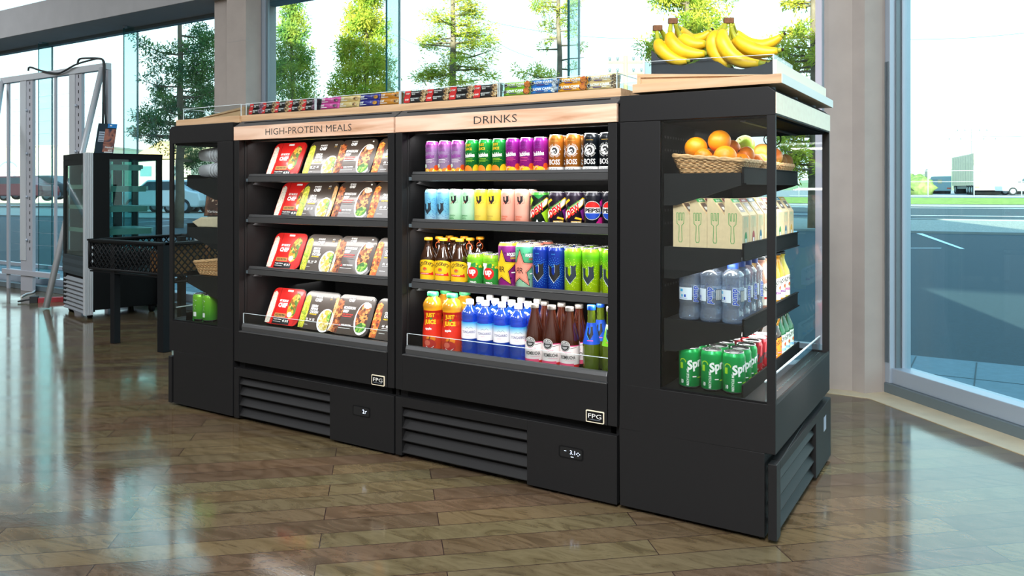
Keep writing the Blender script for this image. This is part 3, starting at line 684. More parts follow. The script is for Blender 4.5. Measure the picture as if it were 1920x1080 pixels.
def end_unit(xo, sg, W, label):
    """end cap of the gondola; d runs inwards from its outer face xo; sg=+1 when that face looks to +X"""
    X = lambda d: xo-sg*d
    root = thing('end_display_unit', label, 'display shelving', (xo, 0, 0))
    B = lambda m, n, par=None, bv=.0015: m.build(n, par or root, origin=(xo, 0, 0), bevel=bv)
    g = .003
    m = MB()
    m.box(X(.34), 0, .39, X(W-g), D, 1.206, BLK); m.box(X(0), 0, .253, X(W-g), D, .392, BLK); m.box(X(.03), 0, .014, X(W-g), D, .253, BLK); m.box(X(.06), .05, 0, X(W-.05), D-.05, .014, HOLE)
    B(m, 'cabinet_body')
    m = MB(); m.prism([(X(0), 1.207), (X(0), 1.272), (X(.02), 1.288), (X(W-g), 1.288), (X(W-g), 1.207)], 'y', 0, D, BLK); cnp = B(m, 'canopy')
    m = MB(); m.box(X(-.002), .003, 1.212, X(.0), D-.003, 1.271, STEEL); m.build('steel_band', cnp, origin=(xo, 0, 0))
    m = MB(); m.box(X(.015), .02, 1.2, X(.335), D-.02, 1.2071, MBK); m.box(X(.1), .06, 1.196, X(.115), D-.06, 1.2, INN); m.build('canopy_lining', cnp, origin=(xo, 0, 0))
    # perforated inner wall
    m = MB(); m.box(X(.337), .012, .392, X(.341), D-.012, 1.2, MBK)
    for z in (1.155, 1.115, .93, .89, .70, .5):
        for k in range(34):
            m.box(X(.3366), .03+k*.0235, z, X(.3372), .042+k*.0235, z+.007, HOLE)
    B(m, 'back_panel', bv=0)
    # kick panel on the outer face
    m = MB(); m.box(X(-.004), -.002, .012, X(.02), .045, .226, BLK); m.box(X(-.004), .045, .2, X(.02), .56, .226, BLK); m.box(X(-.004), .56, .012, X(.02), D, .226, BLK)
    k = B(m, 'kick_panel')
    louvres(k, .045, .56, .012, .2, 'x', -.0, -.03*sg*1, 1) if False else None
    lm = MB(); p = (.2-.012)/4
    for q in range(4):
        zt = .2-q*p; pr = [(X(.026), zt-.003), (X(.002), zt-p*.72), (X(.002), zt-p*.78), (X(.026), zt-p*.3)]
        lm.prism(pr, 'y', .045, .56, BLK)
    lm.box(X(.028), .045, .012, X(.0295), .56, .2, HOLE); lm.build('louvre_grille', k, origin=(xo, 0, 0))
    if sg > 0:
        m = MB(); m.box(X(-.0045), .70, .135, X(-.004), .745, .185, pm('sticker_grey', '#9aa3b5', .4)); m.build('rating_sticker', k, origin=(xo, 0, 0))
    # posts and glass
    for y0, y1 in ((0, .012), (D-.012, D)):
        m = MB(); m.box(X(0), y0, .39, X(.024), y1, 1.207, BLK); B(m, 'corner_post', bv=.001)
        m = MB(); yy = .006 if y0 == 0 else D-.006; m.box(X(.022), yy-.002, .392, X(.34), yy+.002, 1.206, ACR); B(m, 'side_glass', bv=0)
        m = MB(); m.box(X(.022), y0+.001, .39, X(.34), y1, .398, INN); B(m, 'sill_strip', bv=0)
    # deck, sloping ledge and low glass at the open face
    m = MB(); m.box(X(.1), .014, .384, X(.337), D-.014, .397, INN); m.prism([(X(.1), .384), (X(.1), .392), (X(.012), .394), (X(.002), .40), (X(0), .392)], 'y', .013, D-.013, INB)
    m.box(X(.1), .02, .384, X(.095), D-.06, .432, RLE); B(m, 'deck', bv=0)
    m = MB(); m.box(X(.03), .014, .395, X(.033), D-.014, .45, ACR); m.box(X(.029), .014, .45, X(.034), D-.014, .4535, ACE); B(m, 'low_glass', bv=0)
    m = MB(); c = Vector((X(.16), .64, 1.178)); m.tube([c+Vector((.03*math.cos(t/3), 0, .025*math.sin(t/3))) for t in range(22)], .002, INN, 6); B(m, 'cable_loop', bv=0)
    for z in (1.044, .822, .602):
        m = MB(); m.box(X(.104), .03, z-.006, X(.337), .75, z, INN)
        for y in (.024, .746):
            m.prism([(X(.102), z+.002), (X(.337), z+.002), (X(.337), z-.095), (X(.30), z-.095), (X(.102), z-.034)], 'y', y, y+.005, BLK)
        sh = B(m, 'shelf', bv=0)
        m = MB(); m.box(X(.094), .026, z-.03, X(.1), .745, z+.018, RLE); m.box(X(.088), .026, z-.032, X(.1), .745, z-.028, RLE); m.box(X(.09), .026, z+.0165, X(.1), .745, z+.019, RLE); m.build('price_rail', sh, origin=(xo, 0, 0))
        m = MB(); m.box(X(.112), .05, z-.025, X(.122), .72, z-.006, INN); m.build('shelf_stiffener', sh, origin=(xo, 0, 0))
    return root
end_unit(0, 1, .475, 'black glass-sided end unit holding fruit, sandwich boxes, water bottles and cans')
end_unit(XL, -1, .444, 'black glass-sided end unit holding cup stacks, paper bags and a wicker basket')
# worktops
def worktop(x0, x1, y0, y1, z0, z1, label, steel=False):
    root = thing('wooden_worktop', label, 'worktop', (x0, 0, z0), 0, 'wooden worktops on the gondola')
    m = MB(); m.box(x0, y0, z0, x1, y1, z1, OAK); m.build('board', root, origin=(x0, 0, z0), bevel=.001)
    if steel:
        m = MB(); m.box(x1, y0, z0, x1+.002, y1, z1, pm('pale_edge', '#dfe6e0', .35, .0)); m.build('edge_band', root, origin=(x0, 0, z0))
        for y in (.12, .42, .72):
            m = MB(); m.lathe([(.014, 1.288), (.012, z0)], ALU, 14, (x1-.05, y, 0)); m.build('standoff', root, origin=(x0, 0, z0))
    return root
worktop(-.443, .010, .03, D, 1.299, 1.326, 'oak worktop with a pale end edge raised on small feet above the fruit end', True)
worktop(-2.283, -.486, .04, .80, 1.2925, 1.3195, 'long oak worktop across both fridges carrying the snack bars')
worktop(-2.723, -2.2845, .03, .80, 1.2885, 1.3185, 'short oak worktop over the far end unit with the cup stacks')
# sloping display wedges
def wedge(xa, za, xb, zb, zbase, label, lip):
    root = thing('sloping_display_wedge', label, 'display riser', (xa, .06, zbase), 0)
    m = MB(); s = 1 if xb > xa else -1; m.prism([(xa, zbase+.0005), (xb, zbase+.0005), (xb, zb), (xa, za)], 'y', .068, .79, OAK)
    k = .012; m.prism([(xa, za), (xb, zb), (xb, max(zb-k, zbase+.0006)), (xa+s*k, za-k-.001), (xa+s*k, zbase+.0005), (xa, zbase+.0005)], 'y', .062, .068, OAK); m.build('wedge_body', root, origin=(xa, .06, zbase), bevel=.0008)
    if lip:
        m = MB(); m.box(xb-.002, .03, zbase+.0005, xb+.008, .79, 1.366, pm('bright_white_lip', '#fff3dc', .4)); m.build('white_lip', root, origin=(xa, .06, zbase))
    return root
wedge(-.441, 1.363, -.012, 1.328, 1.326, 'low oak wedge under the bananas with a white lip at its end', True)
wedge(-2.296, 1.362, -2.62, 1.322, 1.3185, 'empty low oak wedge behind clear plastic at the far end', False)
def clear_box(x0, x1, y0, y1, z0, z1, label, group='clear acrylic trays on the worktops', zl=None, t=.003, fl=True):
    root = thing('acrylic_tray', label, 'tray', (x0, y0, z0), 0, group); zl = zl or z1
    o = (x0, y0, z0); mid = lambda x: z1+(zl-z1)*0
    for nm, b in (('front_wall', (x0, y0, x1, y0+t)), ('back_wall', (x0, y1-t, x1, y1)), ('end_wall', (x0, y0+t, x0+t, y1-t)), ('end_wall', (x1-t, y0+t, x1, y1-t))):
        m = MB(); m.box(b[0], b[1], z0, b[2], b[3], z1, ACR); m.box(b[0]-.0002, b[1]-.0002, z1-.0018, b[2]+.0002, b[3]+.0002, z1+.0004, ACE)
        if nm == 'end_wall': m.box(b[0]-.0002, b[1]-.001, z0, b[2]+.0002, b[1]+.0015, z1, ACE)
        m.build(nm, root, origin=o)
    if fl: m = MB(); m.box(x0+t, y0+t, z0, x1-t, y1-t, z0+.002, ACR); m.build('floor_sheet', root, origin=o)
    return root
TJ = [-2.278, -1.852, -1.405, -.959, -.506]
for i, w in enumerate(('holding five columns of dark recovery bars at the far end', 'holding pink, beige, navy and orange bars', 'holding four columns of larger dark recovery bars', 'holding green, blue, orange and cream low carb bars')):
    clear_box(TJ[i]+.002, TJ[i+1]-.002, .058, .30, 1.3197, 1.372, 'clear acrylic tray '+w)
clear_box(-2.69, -2.2875, .042, .796, 1.3187, 1.37, 'empty clear acrylic tray around the wedge at the far end', fl=False)
# ================================================================== GOODS
SIL = pm('can_silver', '#c9cbcc', .25, .85); SILD = pm('tab_silver', '#9a9c9d', .3, .85)
K = lambda name, col, rough=.4: pm(name, col, rough)
WHT = K('ink_white', '#f6f6f3'); BKI = K('ink_black', '#17191c'); YEL = K('ink_yellow', '#f5c21c'); ORG = K('ink_orange', '#f0861f'); ORD = K('ink_deep_orange', '#e0501e'); REDI = K('ink_red', '#d8211f'); GRN = K('ink_green', '#1f8a3b'); LIM = K('ink_lime', '#9fd322'); BLU = K('ink_blue', '#1747b5'); NAVY = K('ink_navy', '#2a2a78'); CYN = K('ink_cyan', '#45b3e6'); PNK = K('ink_pink', '#e8508a'); PUR = K('ink_purple', '#7b2583'); MAG = K('ink_magenta', '#c0207e'); CHA = K('ink_charcoal', '#24303a'); SLT = K('ink_slate', '#3c454d'); GLD = K('ink_gold', '#c8a24a'); TAN = K('ink_tan', '#b58a4e'); PEA = K('ink_peach', '#f2917c'); LGN = K('ink_light_green', '#bfeec2'); MAU = K('ink_mauve', '#8a3a92'); TEA = K('ink_teal', '#3a6a5e')
def can(kind, cat, r, h, body, items, neck=None, lidc=SIL, rot=0., name='drink_can'):
    """drink can: printed body (front towards -Y), lid and pull tab"""
    def fn(root):
        m = MB(); t = h-.012
        m.lathe([(0, .003), (r*.72, .002), (r*.8, 0), (r, .008), (r, t-.003), (r*.97, t+.001)], body, 32, ms=[SIL, SIL, SIL, body, body])
        m.lathe([(r*.97, t+.001), (r*.86, h-.003)], neck or body, 32)
        mp = cylmap(r); m.decal(mp, items, .004)
        if rot:
            c, s = math.cos(rot), math.sin(rot); m.v = [Vector((v.x*c-v.y*s, v.x*s+v.y*c, v.z)) for v in m.v]
        m.build('body', root)
        m = MB(); m.lathe([(r*.86, h-.003), (r*.875, h-.001), (r*.86, h), (r*.82, h-.0005), (r*.79, h-.0045), (0, h-.004)], lidc, 32); l = m.build('lid', root)
        m = MB(); m.prism([(r*.3*math.cos(a*.5236)*.8, r*.62*math.sin(a*.5236)*.7-.002) for a in range(12)], 'z', h-.0039, h-.0027, SILD); m.build('pull_tab', l)
    KINDS[kind] = (name, cat, fn)
def vlogo(m, cu, cv, s): return Pl(m, [(cu+x*s, cv+y*s) for x, y in [(-.54, .58), (-.36, .47), (-.2, .5), (-.19, -.02), (-.04, -.24), (.09, -.02), (.09, .46), (.03, .64), (.28, .58), (.52, .7), (.45, .44), (.5, -.2), (.02, -.8), (-.44, -.24), (-.46, .3)]])
# --- slim juice cans
RJ, HJ = .0262, .134
def fruit(a, b, seed, y=.018):
    r = random.Random(seed); o = []
    for k in range(4):
        cu = -.03+.018*k+r.uniform(-.003, .003); cv = y+r.uniform(-.004, .008); q = .011+r.uniform(0, .004); o.append(El((a, b)[k % 2], cu, cv, q))
        if k in (1, 3): o += [El(WHT, cu-.002, cv, q*.72), El(b, cu-.002, cv, q*.62)]
    return o
def juice(kind, grad, c1, c2, w, fr, label_extra=()):
    can(kind, 'drink can', RJ, HJ, grad, [Dots(w, 60, -.05, .02, .06, .10, .0006, 3)]+fr+[Tx(c1, 'JUST', -.009, .113, .022, .012, .03), Tx(c1, 'JUICE', -.008, .099, .027, .012, .03), Tx(c2, 'bubbles', -.004, .078, .038, .015, .035, .08), Rc(w, -.018, .064, .008, .0655), Rc(w, -.02, .059, .014, .0602), Rc(w, -.02, .0545, .006, .0556)])
juice('mauve', zgrad('mauve_can', HJ, [(.05, '#d9a2cf'), (.3, '#b9a0c6'), (.75, '#a884b8'), (.95, '#a23d9c')], .25, .5), MAU, MAU, WHT, fruit(ORG, YEL, 1)+[El(ORD, .024, .036, .010), El(WHT, -.022, .042, .007), El(LGN, -.022, .042, .005)])
juice('greenj', zgrad('green_can', HJ, [(.0, '#3f7d22'), (.35, '#14702f'), (1, '#0f8a33')], .25, .4), YEL, WHT, LIM, [El(YEL, .022, .026, .014, .019), El(ORG, -.012, .023, .019), El(ORD, -.012, .016, .012, .007)])
juice('magenta', zgrad('magenta_can', HJ, [(0, '#e0559f'), (.25, '#a01f85'), (1, '#8b1f8f')], .25, .4), PUR, WHT, PNK, fruit(YEL, ORG, 5)+[El(ORD, .022, .036, .010)])
# --- coffee cans with a ringed portrait emblem
def boss(kind, body, strip, cap, sub):
    it = [Rc(WHT, -.0262*1.57, .018, .0262*1.57, .031), Rc(strip, -.0262*3.1, .012, .0262*3.1, .018), Rc(GLD, -.0262*1.57, .0, .0262*1.57, .012), Tx(SLT, sub, -.004, .0245, .03, .0055, .01)]
    for off in (0, .0823):
        it += [El(WHT, off, .085, .0165), El(cap, off, .085, .0145), El(WHT, off, .085, .0136)]
        it += [Pl(BKI, [(off+x*.0125, .085+y*.0125) for x, y in [(-.75, .35), (-.3, .9), (.35, .85), (.8, .3), (.75, -.4), (.35, -.85), (-.05, -.8), (.1, -.45), (-.35, -.42), (-.2, -.1), (.1, .0), (.25, .3), (-.1, .38), (-.45, .15)]]), Ln(BKI, [(off-.004, .0795), (off-.010, .0775)], .0014), Rc(BKI, off-.0115, .0765, off-.009, .081), Ln(WHT, [(off+.002, .087), (off+.004, .079)], .0012), El(BKI, off-.003, .0865, .001)]
        it += [Ct(WHT, 'BOSS COFFEE  BOSS COFFEE  ', off, .085, .0205, .0035, .0042, 2.6, 2*math.pi/26)]
        it += [Tx(WHT, 'BOSS', off, .0475, .038, .018, .02), Rc(GLD, off-.012, .117, off+.012, .1185)]
    can(kind, 'drink can', RJ, HJ+.006, body, it, rot=0.0)
boss('bosslatte', pm('amber_can', '#a8641c', .3, .35), GLD, pm('amber_ink', '#a8641c', .4), 'LATTE')
boss('bossblack', pm('black_can', '#10161c', .25, .3), BKI, BKI, 'LONG BLACK')
# --- slim energy cans
def vslim(kind, grad, items): can(kind, 'drink can', RJ, HJ-.002, grad, items)
def vv(ink): return [Rg(BKI, .002, .094, .0125, .0129, 24), Ln(BKI, [(.006, .108), (.016, .084), (.004, .081)], .0005), vlogo(BKI, -.002, .095, .021), Ln(REDI, [(-.012, .079), (-.003, .087)], .0014), Tx(ink, 'REFRESH', -.008, .036, .024, .0055, .01), Rc(ink, -.02, .029, -.002, .0302), Rc(ink, -.02, .025, .0, .0262)]
vslim('vblueslim', zgrad('ice_blue_can', HJ, [(0, '#d9f3fb'), (.35, '#7fcbe8'), (.7, '#6fc0e4'), (1, '#9fd9ee')], .3, .2), [Dots(BLU, 150, -.03, .02, .04, .098, .0009, 2, lambda u, v: abs(u)+abs(v-.06)*.3 > .008), vlogo(CHA, -.006, .062, .03), Tx(BLU, 'ICE BLUE', -.014, .117, .024, .004)])
vslim('vmint', zgrad('mint_can', HJ, [(0, '#8ed88f'), (.35, '#c3eccb'), (.8, '#a9e2b4'), (1, '#92d89f')], .35, .1), vv(GRN))
vslim('vlemon', zgrad('lemon_can', HJ, [(0, '#f1d73a'), (.4, '#f7e268'), (.8, '#f0d42a'), (1, '#f4dc44')], .35, .1), vv(GLD))
vslim('vpeach', zgrad('peach_can', HJ, [(0, '#f08f70'), (.35, '#f6bba6'), (.8, '#f3a893'), (1, '#f6b7a2')], .35, .1), vv(ORD))
# --- standard cans
RS, HS = .0313, .123
def dewlogo(): return [Pl(BKI, [(-.046, .022), (-.046, .055), (.03, .108), (.044, .104), (.036, .083)]), Pl(YEL, [(-.044, .025), (-.044, .053), (.03, .104), (.041, .101), (.033, .08)]), Pl(WHT, [(-.042, .029), (-.042, .052), (.029, .1), (.037, .097), (.03, .081)]), Tx(GRN, 'Mountain', -.004, .079, .05, .013, .03, .6), Tx(REDI, 'DEW', -.005, .06, .052, .024, .05, .62, .25)]
can('dewgreen', 'drink can', RS, HS, pm('dew_dark', '#14241a', .3, .3), [Pl(LIM, [(-.05, .09), (-.03, .106), (-.02, .094), (-.035, .075)]), Pl(LIM, [(.01, .05), (.04, .07), (.055, .03), (.03, .012)]), Pl(GRN, [(.03, .1), (.06, .1), (.06, .06)]), Pl(GRN, [(-.02, .112), (.02, .112), (.0, .098)]), Pl(WHT, [(-.005, .03), (.004, .012), (-.012, .012)]), El(WHT, .016, .016, .007)]+dewlogo(), neck=pm('dew_neck', '#3c8a2c', .3, .4))
can('dewpurple', 'drink can', RS, HS, pm('dew_purple_dark', '#1f1426', .3, .3), [Pl(PUR, [(.02, .06), (.06, .08), (.06, .02), (.03, .03)]), Pl(YEL, [(-.045, .086), (-.02, .1), (-.015, .094), (-.04, .078)]), Pl(YEL, [(.004, .04), (.026, .034), (.024, .028), (.0, .034)]), Rc(GLD, -.012, .012, .024, .026), Tx(WHT, 'ENERGY', .006, .02, .03, .007, .02)]+dewlogo())
def segcirc(m, cu, cv, r, y0, y1, wav):
    P = []
    for k in range(13):
        y = y0+(y1-y0)*k/12; P.append((cu+math.sqrt(max(0, r*r-y*y)), cv+y))
    for k in range(13):
        y = y1+(y0-y1)*k/12; P.append((cu-math.sqrt(max(0, r*r-y*y)), cv+y))
    return Pl(m, P)
can('pepsi', 'drink can', RS, HS, pm('cola_black', '#14151f', .3, .3), [Pl(MAG, [(.03+x*.014, .085+y*.014) for x, y in [(0, 1), (.7, .5), (.9, -.3), (.3, -1), (-.5, -.6), (-.7, .3)]]), El(MAG, .026, .028, .012), El(MAG, .04, .058, .009), El(MAG, .016, .02, .008), Dots(BLU, 14, .015, .05, .08, .1, .003, 4), El(WHT, -.006, .062, .031), El(BKI, -.006, .062, .0298), El(WHT, -.006, .062, .0285), segcirc(REDI, -.006, .062, .0285, .01, .0284, 0), segcirc(BLU, -.006, .062, .0285, -.0284, -.009, 0), Tx(BKI, 'PEPSI', -.006, .062, .052, .014, .05)])
can('sevenup', 'drink can', RS*.97, HS, zgrad('seven_green', HS, [(0, '#f2f7ec'), (.12, '#48b04a'), (.5, '#2f9c46'), (.72, '#7fc72a'), (1, '#8fd02c')], .25, .3), [Pl(GRN, [(-.02, .085), (-.005, .093), (.05, .05), (.06, .02), (.02, .03)]), Pl(WHT, [(-.044, .092), (-.018, .092), (-.022, .075), (-.034, .05), (-.046, .05), (-.034, .08), (-.046, .08)]), Dots(YEL, 8, .0, .07, .03, .09, .003, 2), El(REDI, -.014, .056, .021), Tx(WHT, 'up', -.014, .056, .026, .022, .05, .1), Tx(WHT, 'ZERO', -.012, .022, .026, .008, .03), Tx(GRN, 'REDUCED SUGAR', .0, .1, .04, .003)])
for kd, bd, st1, st2, nk in (('rockpurple', zgrad('rock_purple', .17, [(0, '#e9a6cf'), (.15, '#a62a8e'), (.6, '#7e2377'), (1, '#8a2b84')], .3, .3, ('#4a1150', .25), 90), YEL, YEL, K('rock_yellow_neck', '#f2c51d')), ('rockmint', zgrad('rock_mint', .17, [(0, '#d4f5dc'), (.25, '#9ce0b3'), (.6, '#4fae7e'), (1, '#58bd8c')], .3, .3, ('#2f8a66', .25), 90), PEA, PEA, PEA)):
    star = lambda R, q, cu=-.012, cv=.078: [(cu+R*(1 if k % 2 == 0 else q)*math.sin(k*math.pi/5), cv+1.12*R*(1 if k % 2 == 0 else q)*math.cos(k*math.pi/5)) for k in range(10)]
    can(kd, 'drink can', .0333, .168, bd, [Pl(BKI, star(.064, .44)), Pl(st1, star(.059, .43)), Pl(BKI, star(.053, .425)), Pl(st1, star(.051, .42)), Tx(BKI, 'R', -.022, .075, .014, .020, .01, 0, 0, True), Tx(BKI, 'R', -.005, .075, .014, .020, .01), Tx(BKI, 'ROCKSTAR', .03, .128, .044, .012, .05, 0, .2), Tx(WHT, 'ROCKSTAR', .03, .128, .042, .0105, .03, 0, .2), Tx(st1 if kd == 'rockpurple' else REDI, 'PUNCHED', .034, .114, .026, .007, .03, 0, .2), Rc(WHT, .02, .121, .04, .1225), Rc(WHT, .024, .062, .04, .066)], neck=nk)
def burst(m, cu, cv, seed, n=26):
    o = []; r = random.Random(seed)
    for k in range(n):
        a = 2*math.pi*k/n+.1
        for q in range(5):
            R = .017+q*.0058; s = .0012*(1-.1*q); b = a+.1*q; x, y = cu+R*math.cos(b), cv+R*math.sin(b)*1.25
            c, sn = math.cos(b)*s*1.6, math.sin(b)*s*1.6; o.append([(x-c-sn*.4, y-sn+c*.4), (x-c+sn*.4, y-sn-c*.4), (x+c+sn*.3, y+sn-c*.3), (x+c-sn*.3, y+sn+c*.3)])
    return (m, o)
HV = .160; RV5 = .029
can('vbluetall', 'drink can', RV5, HV, zgrad('royal_can', HV, [(0, '#e5edf8'), (.06, '#1b3fae'), (.5, '#1639a6'), (1, '#0f2a80')], .25, .35), [burst(CYN, -.004, .074, 1), vlogo(K('logo_edge', '#c8d3dc'), -.005, .0735, .043), vlogo(BKI, -.004, .075, .042), Tx(CYN, 'BLUE', -.006, .136, .012, .003), Rc(PNK, -.014, .016, .004, .019)])
can('vgreentall', 'drink can', RV5, HV, zgrad('lime_can', HV, [(0, '#f2f9d8'), (.1, '#b4d91c'), (.5, '#a5d10f'), (.8, '#5db81f'), (1, '#9cd32a')], .25, .35), [burst(K('pale_lime', '#dff07a'), -.004, .074, 2), burst(GRN, -.004, .074, 9, 13), vlogo(MATS['logo_edge'], -.005, .0735, .043), vlogo(CHA, -.004, .075, .042), Tx(GRN, 'ENERGY', -.002, .136, .02, .003), Rc(ORD, -.012, .016, .008, .018)])
# --- soft drink cans of the end unit (front turned to -Y, they are set down turned to the open face)
can('sprite', 'drink can', .033, .122, pm('spring_green_can', '#0f9a4a', .28, .35), [Tx(WHT, 'Sprite', .004, .078, .082, .036, .04, .28, .2), Rc(LIM, -.004, .033, .02, .036), Rc(WHT, -.02, .036, -.008, .039), Tx(WHT, 'RECYCLE ME', -.034, .036, .05, .007, .02, math.pi/2), Rc(LIM, -.06, .06, -.05, .078), Tx(WHT, '10', -.052, .022, .008, .012, .03), Rg(LIM, -.05, .08, .008, .011, 14, 0, 3.14)])
can('redcan', 'drink can', .033, .122, pm('crimson_can', '#c01626', .25, .45), [Tx(BKI, 'Zero', .0, .07, .05, .03, .03, .2, .2), Rc(BKI, -.03, .02, .03, .024), Dots(WHT, 8, -.02, .02, .02, .04, .001, 1)])
can('limecan', 'drink can', .033, .122, zgrad('apple_green_can', .122, [(0, '#4aa83a'), (.5, '#6cc22e'), (1, '#8fd338')], .28, .3), [Pl(GRN, [(-.06, .0), (.02, .0), (-.02, .05), (-.06, .09)]), Rc(WHT, .012, .02, .03, .04), Dots(WHT, 20, .0, .045, .03, .1, .0012, 3)])
# --- bottles
def bottle(kind, cat, name, prof, wall, r, items, capm, cap, extra=None, n=28, ms=None):
    """prof is the wall from the foot up; cap = (radius, z0, z1); items wrap round the straight part"""
    def fn(root):
        m = MB(); m.lathe(prof, wall, n, ms=ms); o = m.build('bottle_body', root)
        if items:
            m = MB(); rf = r
            if callable(r): mp = cylmap(r); mp.r = r(0.)
            else: mp = cylmap(r)
            m.decal(mp, items, .004, .0004); m.build('label', root)
        m = MB(); cr, z0, z1 = cap; m.lathe([(cr*.98, z0), (cr, z0+.002), (cr, z1-.003), (cr*.9, z1), (0, z1)], capm, 20); m.build('cap', root)
        if extra: extra(root)
    KINDS[kind] = (name, cat, fn)
AMB = pm('amber_glass', '#2c1608', .08, spec=.8, coat=.6); YLC = pm('cap_yellow', '#f2a51c', .4)
def band(m, r, v0, v1, k=1.0): return Rc(m, -r*math.pi*k, v0, r*math.pi*k, v1)
def bun(kind, wall, base, cap, capm, ring=None, rib=REDI, txt=BKI, logo=True, cat='glass bottle'):
    r = .0315
    arch = [(-r*1.45, .018)]+[(r*1.45, .018)]+[(r*1.45*math.cos(a*math.pi/12), .072+.021*math.sin(a*math.pi/12)) for a in range(13)]
    it = [Pl(base, arch), Ct(txt, 'Bundaberg', .0, .045, .036, .0085, .013, 2.36, .2, .0), Rg(GLD, .024, .05, .006, .0064, 16), El(TAN, -.004, .058, .009, .007), El(ORD, -.004, .06, .006, .004), Pl(rib, [(-.03, .045), (.02, .043), (.026, .049), (.03, .034), (.018, .036), (-.03, .038)]), Tx(WHT, 'GINGER BEER', -.006, .041, .034, .0035), Rg(ORG, .018, .026, .006, .0065, 14)]
    def ex(root):
        if ring:
            m = MB(); m.tube([Vector((.012*math.cos(t/2)+.004, -.019-.004*math.sin(t/2), .14+.014*math.sin(t/2))) for t in range(13)], .0016, ring, 5, True); m.tube([Vector((.0, -.014, .163)), Vector((.004, -.018, .155))], .0025, ring, 5); m.build('pull_ring', root)
    bottle(kind, cat, 'beverage_bottle', [(0, .002), (r*.9, 0), (r, .006), (r, .094), (r*.93, .106), (r*.5, .137), (.0135, .147), (.0135, .158), (.0155, .159), (.0155, .166)], wall, r, it, capm, (.0158, .163, .1735), ex)
bun('ginger', AMB, YEL, .016, YLC); bun('gingerring', AMB, YEL, .016, YLC, K('ring_orange', '#e8622a'))
LQY = pm('cloudy_lemon', '#d9cf5a', .15, coat=.5); LQO = pm('cloudy_orange', '#e0a12e', .15, coat=.5); LQP = pm('cloudy_pink', '#d8a08a', .15, coat=.5); GGL = pm('green_glass', '#12632c', .08, spec=.8, coat=.6)
CRM = K('label_cream', '#efe8da'); BCAP = pm('cap_black', '#2a2d30', .3, .4); GCAP = pm('cap_green', '#2f6a3a', .3, .4)
bun('lemonade', LQY, CRM, .016, BCAP, None, MAG); bun('passion', LQO, CRM, .016, BCAP, None, PUR); bun('guava', LQP, CRM, .016, BCAP, None, REDI)
bun('rootbeer', AMB, ORG, .016, YLC, K('ring_amber', '#f0a030')); bun('greenbev', GGL, K('label_ice', '#d6ead8'), .016, GCAP, None, CYN)
# tall juice bottle with a waist
JW = zgrad('apple_juice_bottle', .235, [(0, '#d8451f'), (.62, '#d8721a'), (.66, '#f0a81e'), (.7, '#c98a1c'), (.95, '#b87a2a')], .1, 0, None, coat=.6)
jr = lambda v: .0385-.0055*math.exp(-((v-.125)/.035)**2)
JL = zgrad('juice_label', .235, [(0, '#e0552a'), (.3, '#d8301c'), (.62, '#b01a16')], .35, 0)
bottle('justjuice', 'juice bottle', 'juice_bottle', [(0, .002), (.034, 0), (.0385, .008), (.0388, .05), (jr(.09), .09), (jr(.125), .125), (jr(.155), .155), (.0383, .168), (.036, .178), (.026, .194), (.0195, .199), (.0195, .206)], JW, jr,
       [(JL, [[(-.12+.24*k/60, .012+.14*j/12), (-.12+.24*(k+1)/60, .012+.14*j/12), (-.12+.24*(k+1)/60, .012+.14*(j+1)/12), (-.12+.24*k/60, .012+.14*(j+1)/12)] for k in range(60) for j in range(12)]),
        El(ORG, .0, .05, .018, .012), El(K('apple_red', '#c8332a'), -.006, .028, .026, .021, 26), El(K('apple_light', '#e8705a'), -.014, .034, .012, .01), Rg(WHT, -.004, .036, .019, .021, 20, -2.4, -.7), Ln(K('stalk_brown', '#5a3415'), [(-.006, .046), (-.002, .06)], .003), Tx(YEL, 'JUST', -.004, .134, .04, .02, .05), Tx(YEL, 'JUICE', -.004, .109, .05, .021, .05), Pl(GRN, [(-.008, .124), (.0, .119), (.008, .124), (.0, .127)]), Tx(WHT, 'apple', -.01, .086, .026, .011, .04)],
       pm('cap_mint_green', '#35a862', .4), (.0215, .203, .2185))
# blue water bottle
WB = glassy('blue_pet', '#5f8cf0', 1., .04, '#2a66e6', .36, .12)
WBL = zgrad('water_label', .20, [(.36, '#f4f2f4'), (.5, '#f2f2f6'), (.56, '#9fd2ee'), (.62, '#3aa3e2'), (.7, '#2a86d2')], .4, 0)
r = .0312; wp = [(0, .006), (.02, .003), (.028, 0), (r, .008)]+[(r-.0016*(k % 2), .012+.0075*k) for k in range(7)]+[(r*.96, .066), (r*.96, .126)]+[(r-.0012*(k % 2), .13+.006*k) for k in range(5)]+[(.027, .163), (.018, .176), (.0125, .182), (.0125, .19)]
bottle('tongariro', 'water bottle', 'water_bottle', wp, WB, r*.965, [band(WBL, r*.97, .067, .126), Tx(NAVY, 'TONGARIRO', -.004, .091, .05, .009, .015), Ln(SLT, [(-.016, .103), (-.009, .108), (-.003, .104), (.004, .109), (.012, .103)], .0009), Rc(PNK, -.016, .08, .0, .0808)], pm('cap_white', '#f0efec', .45), (.0142, .186, .204))
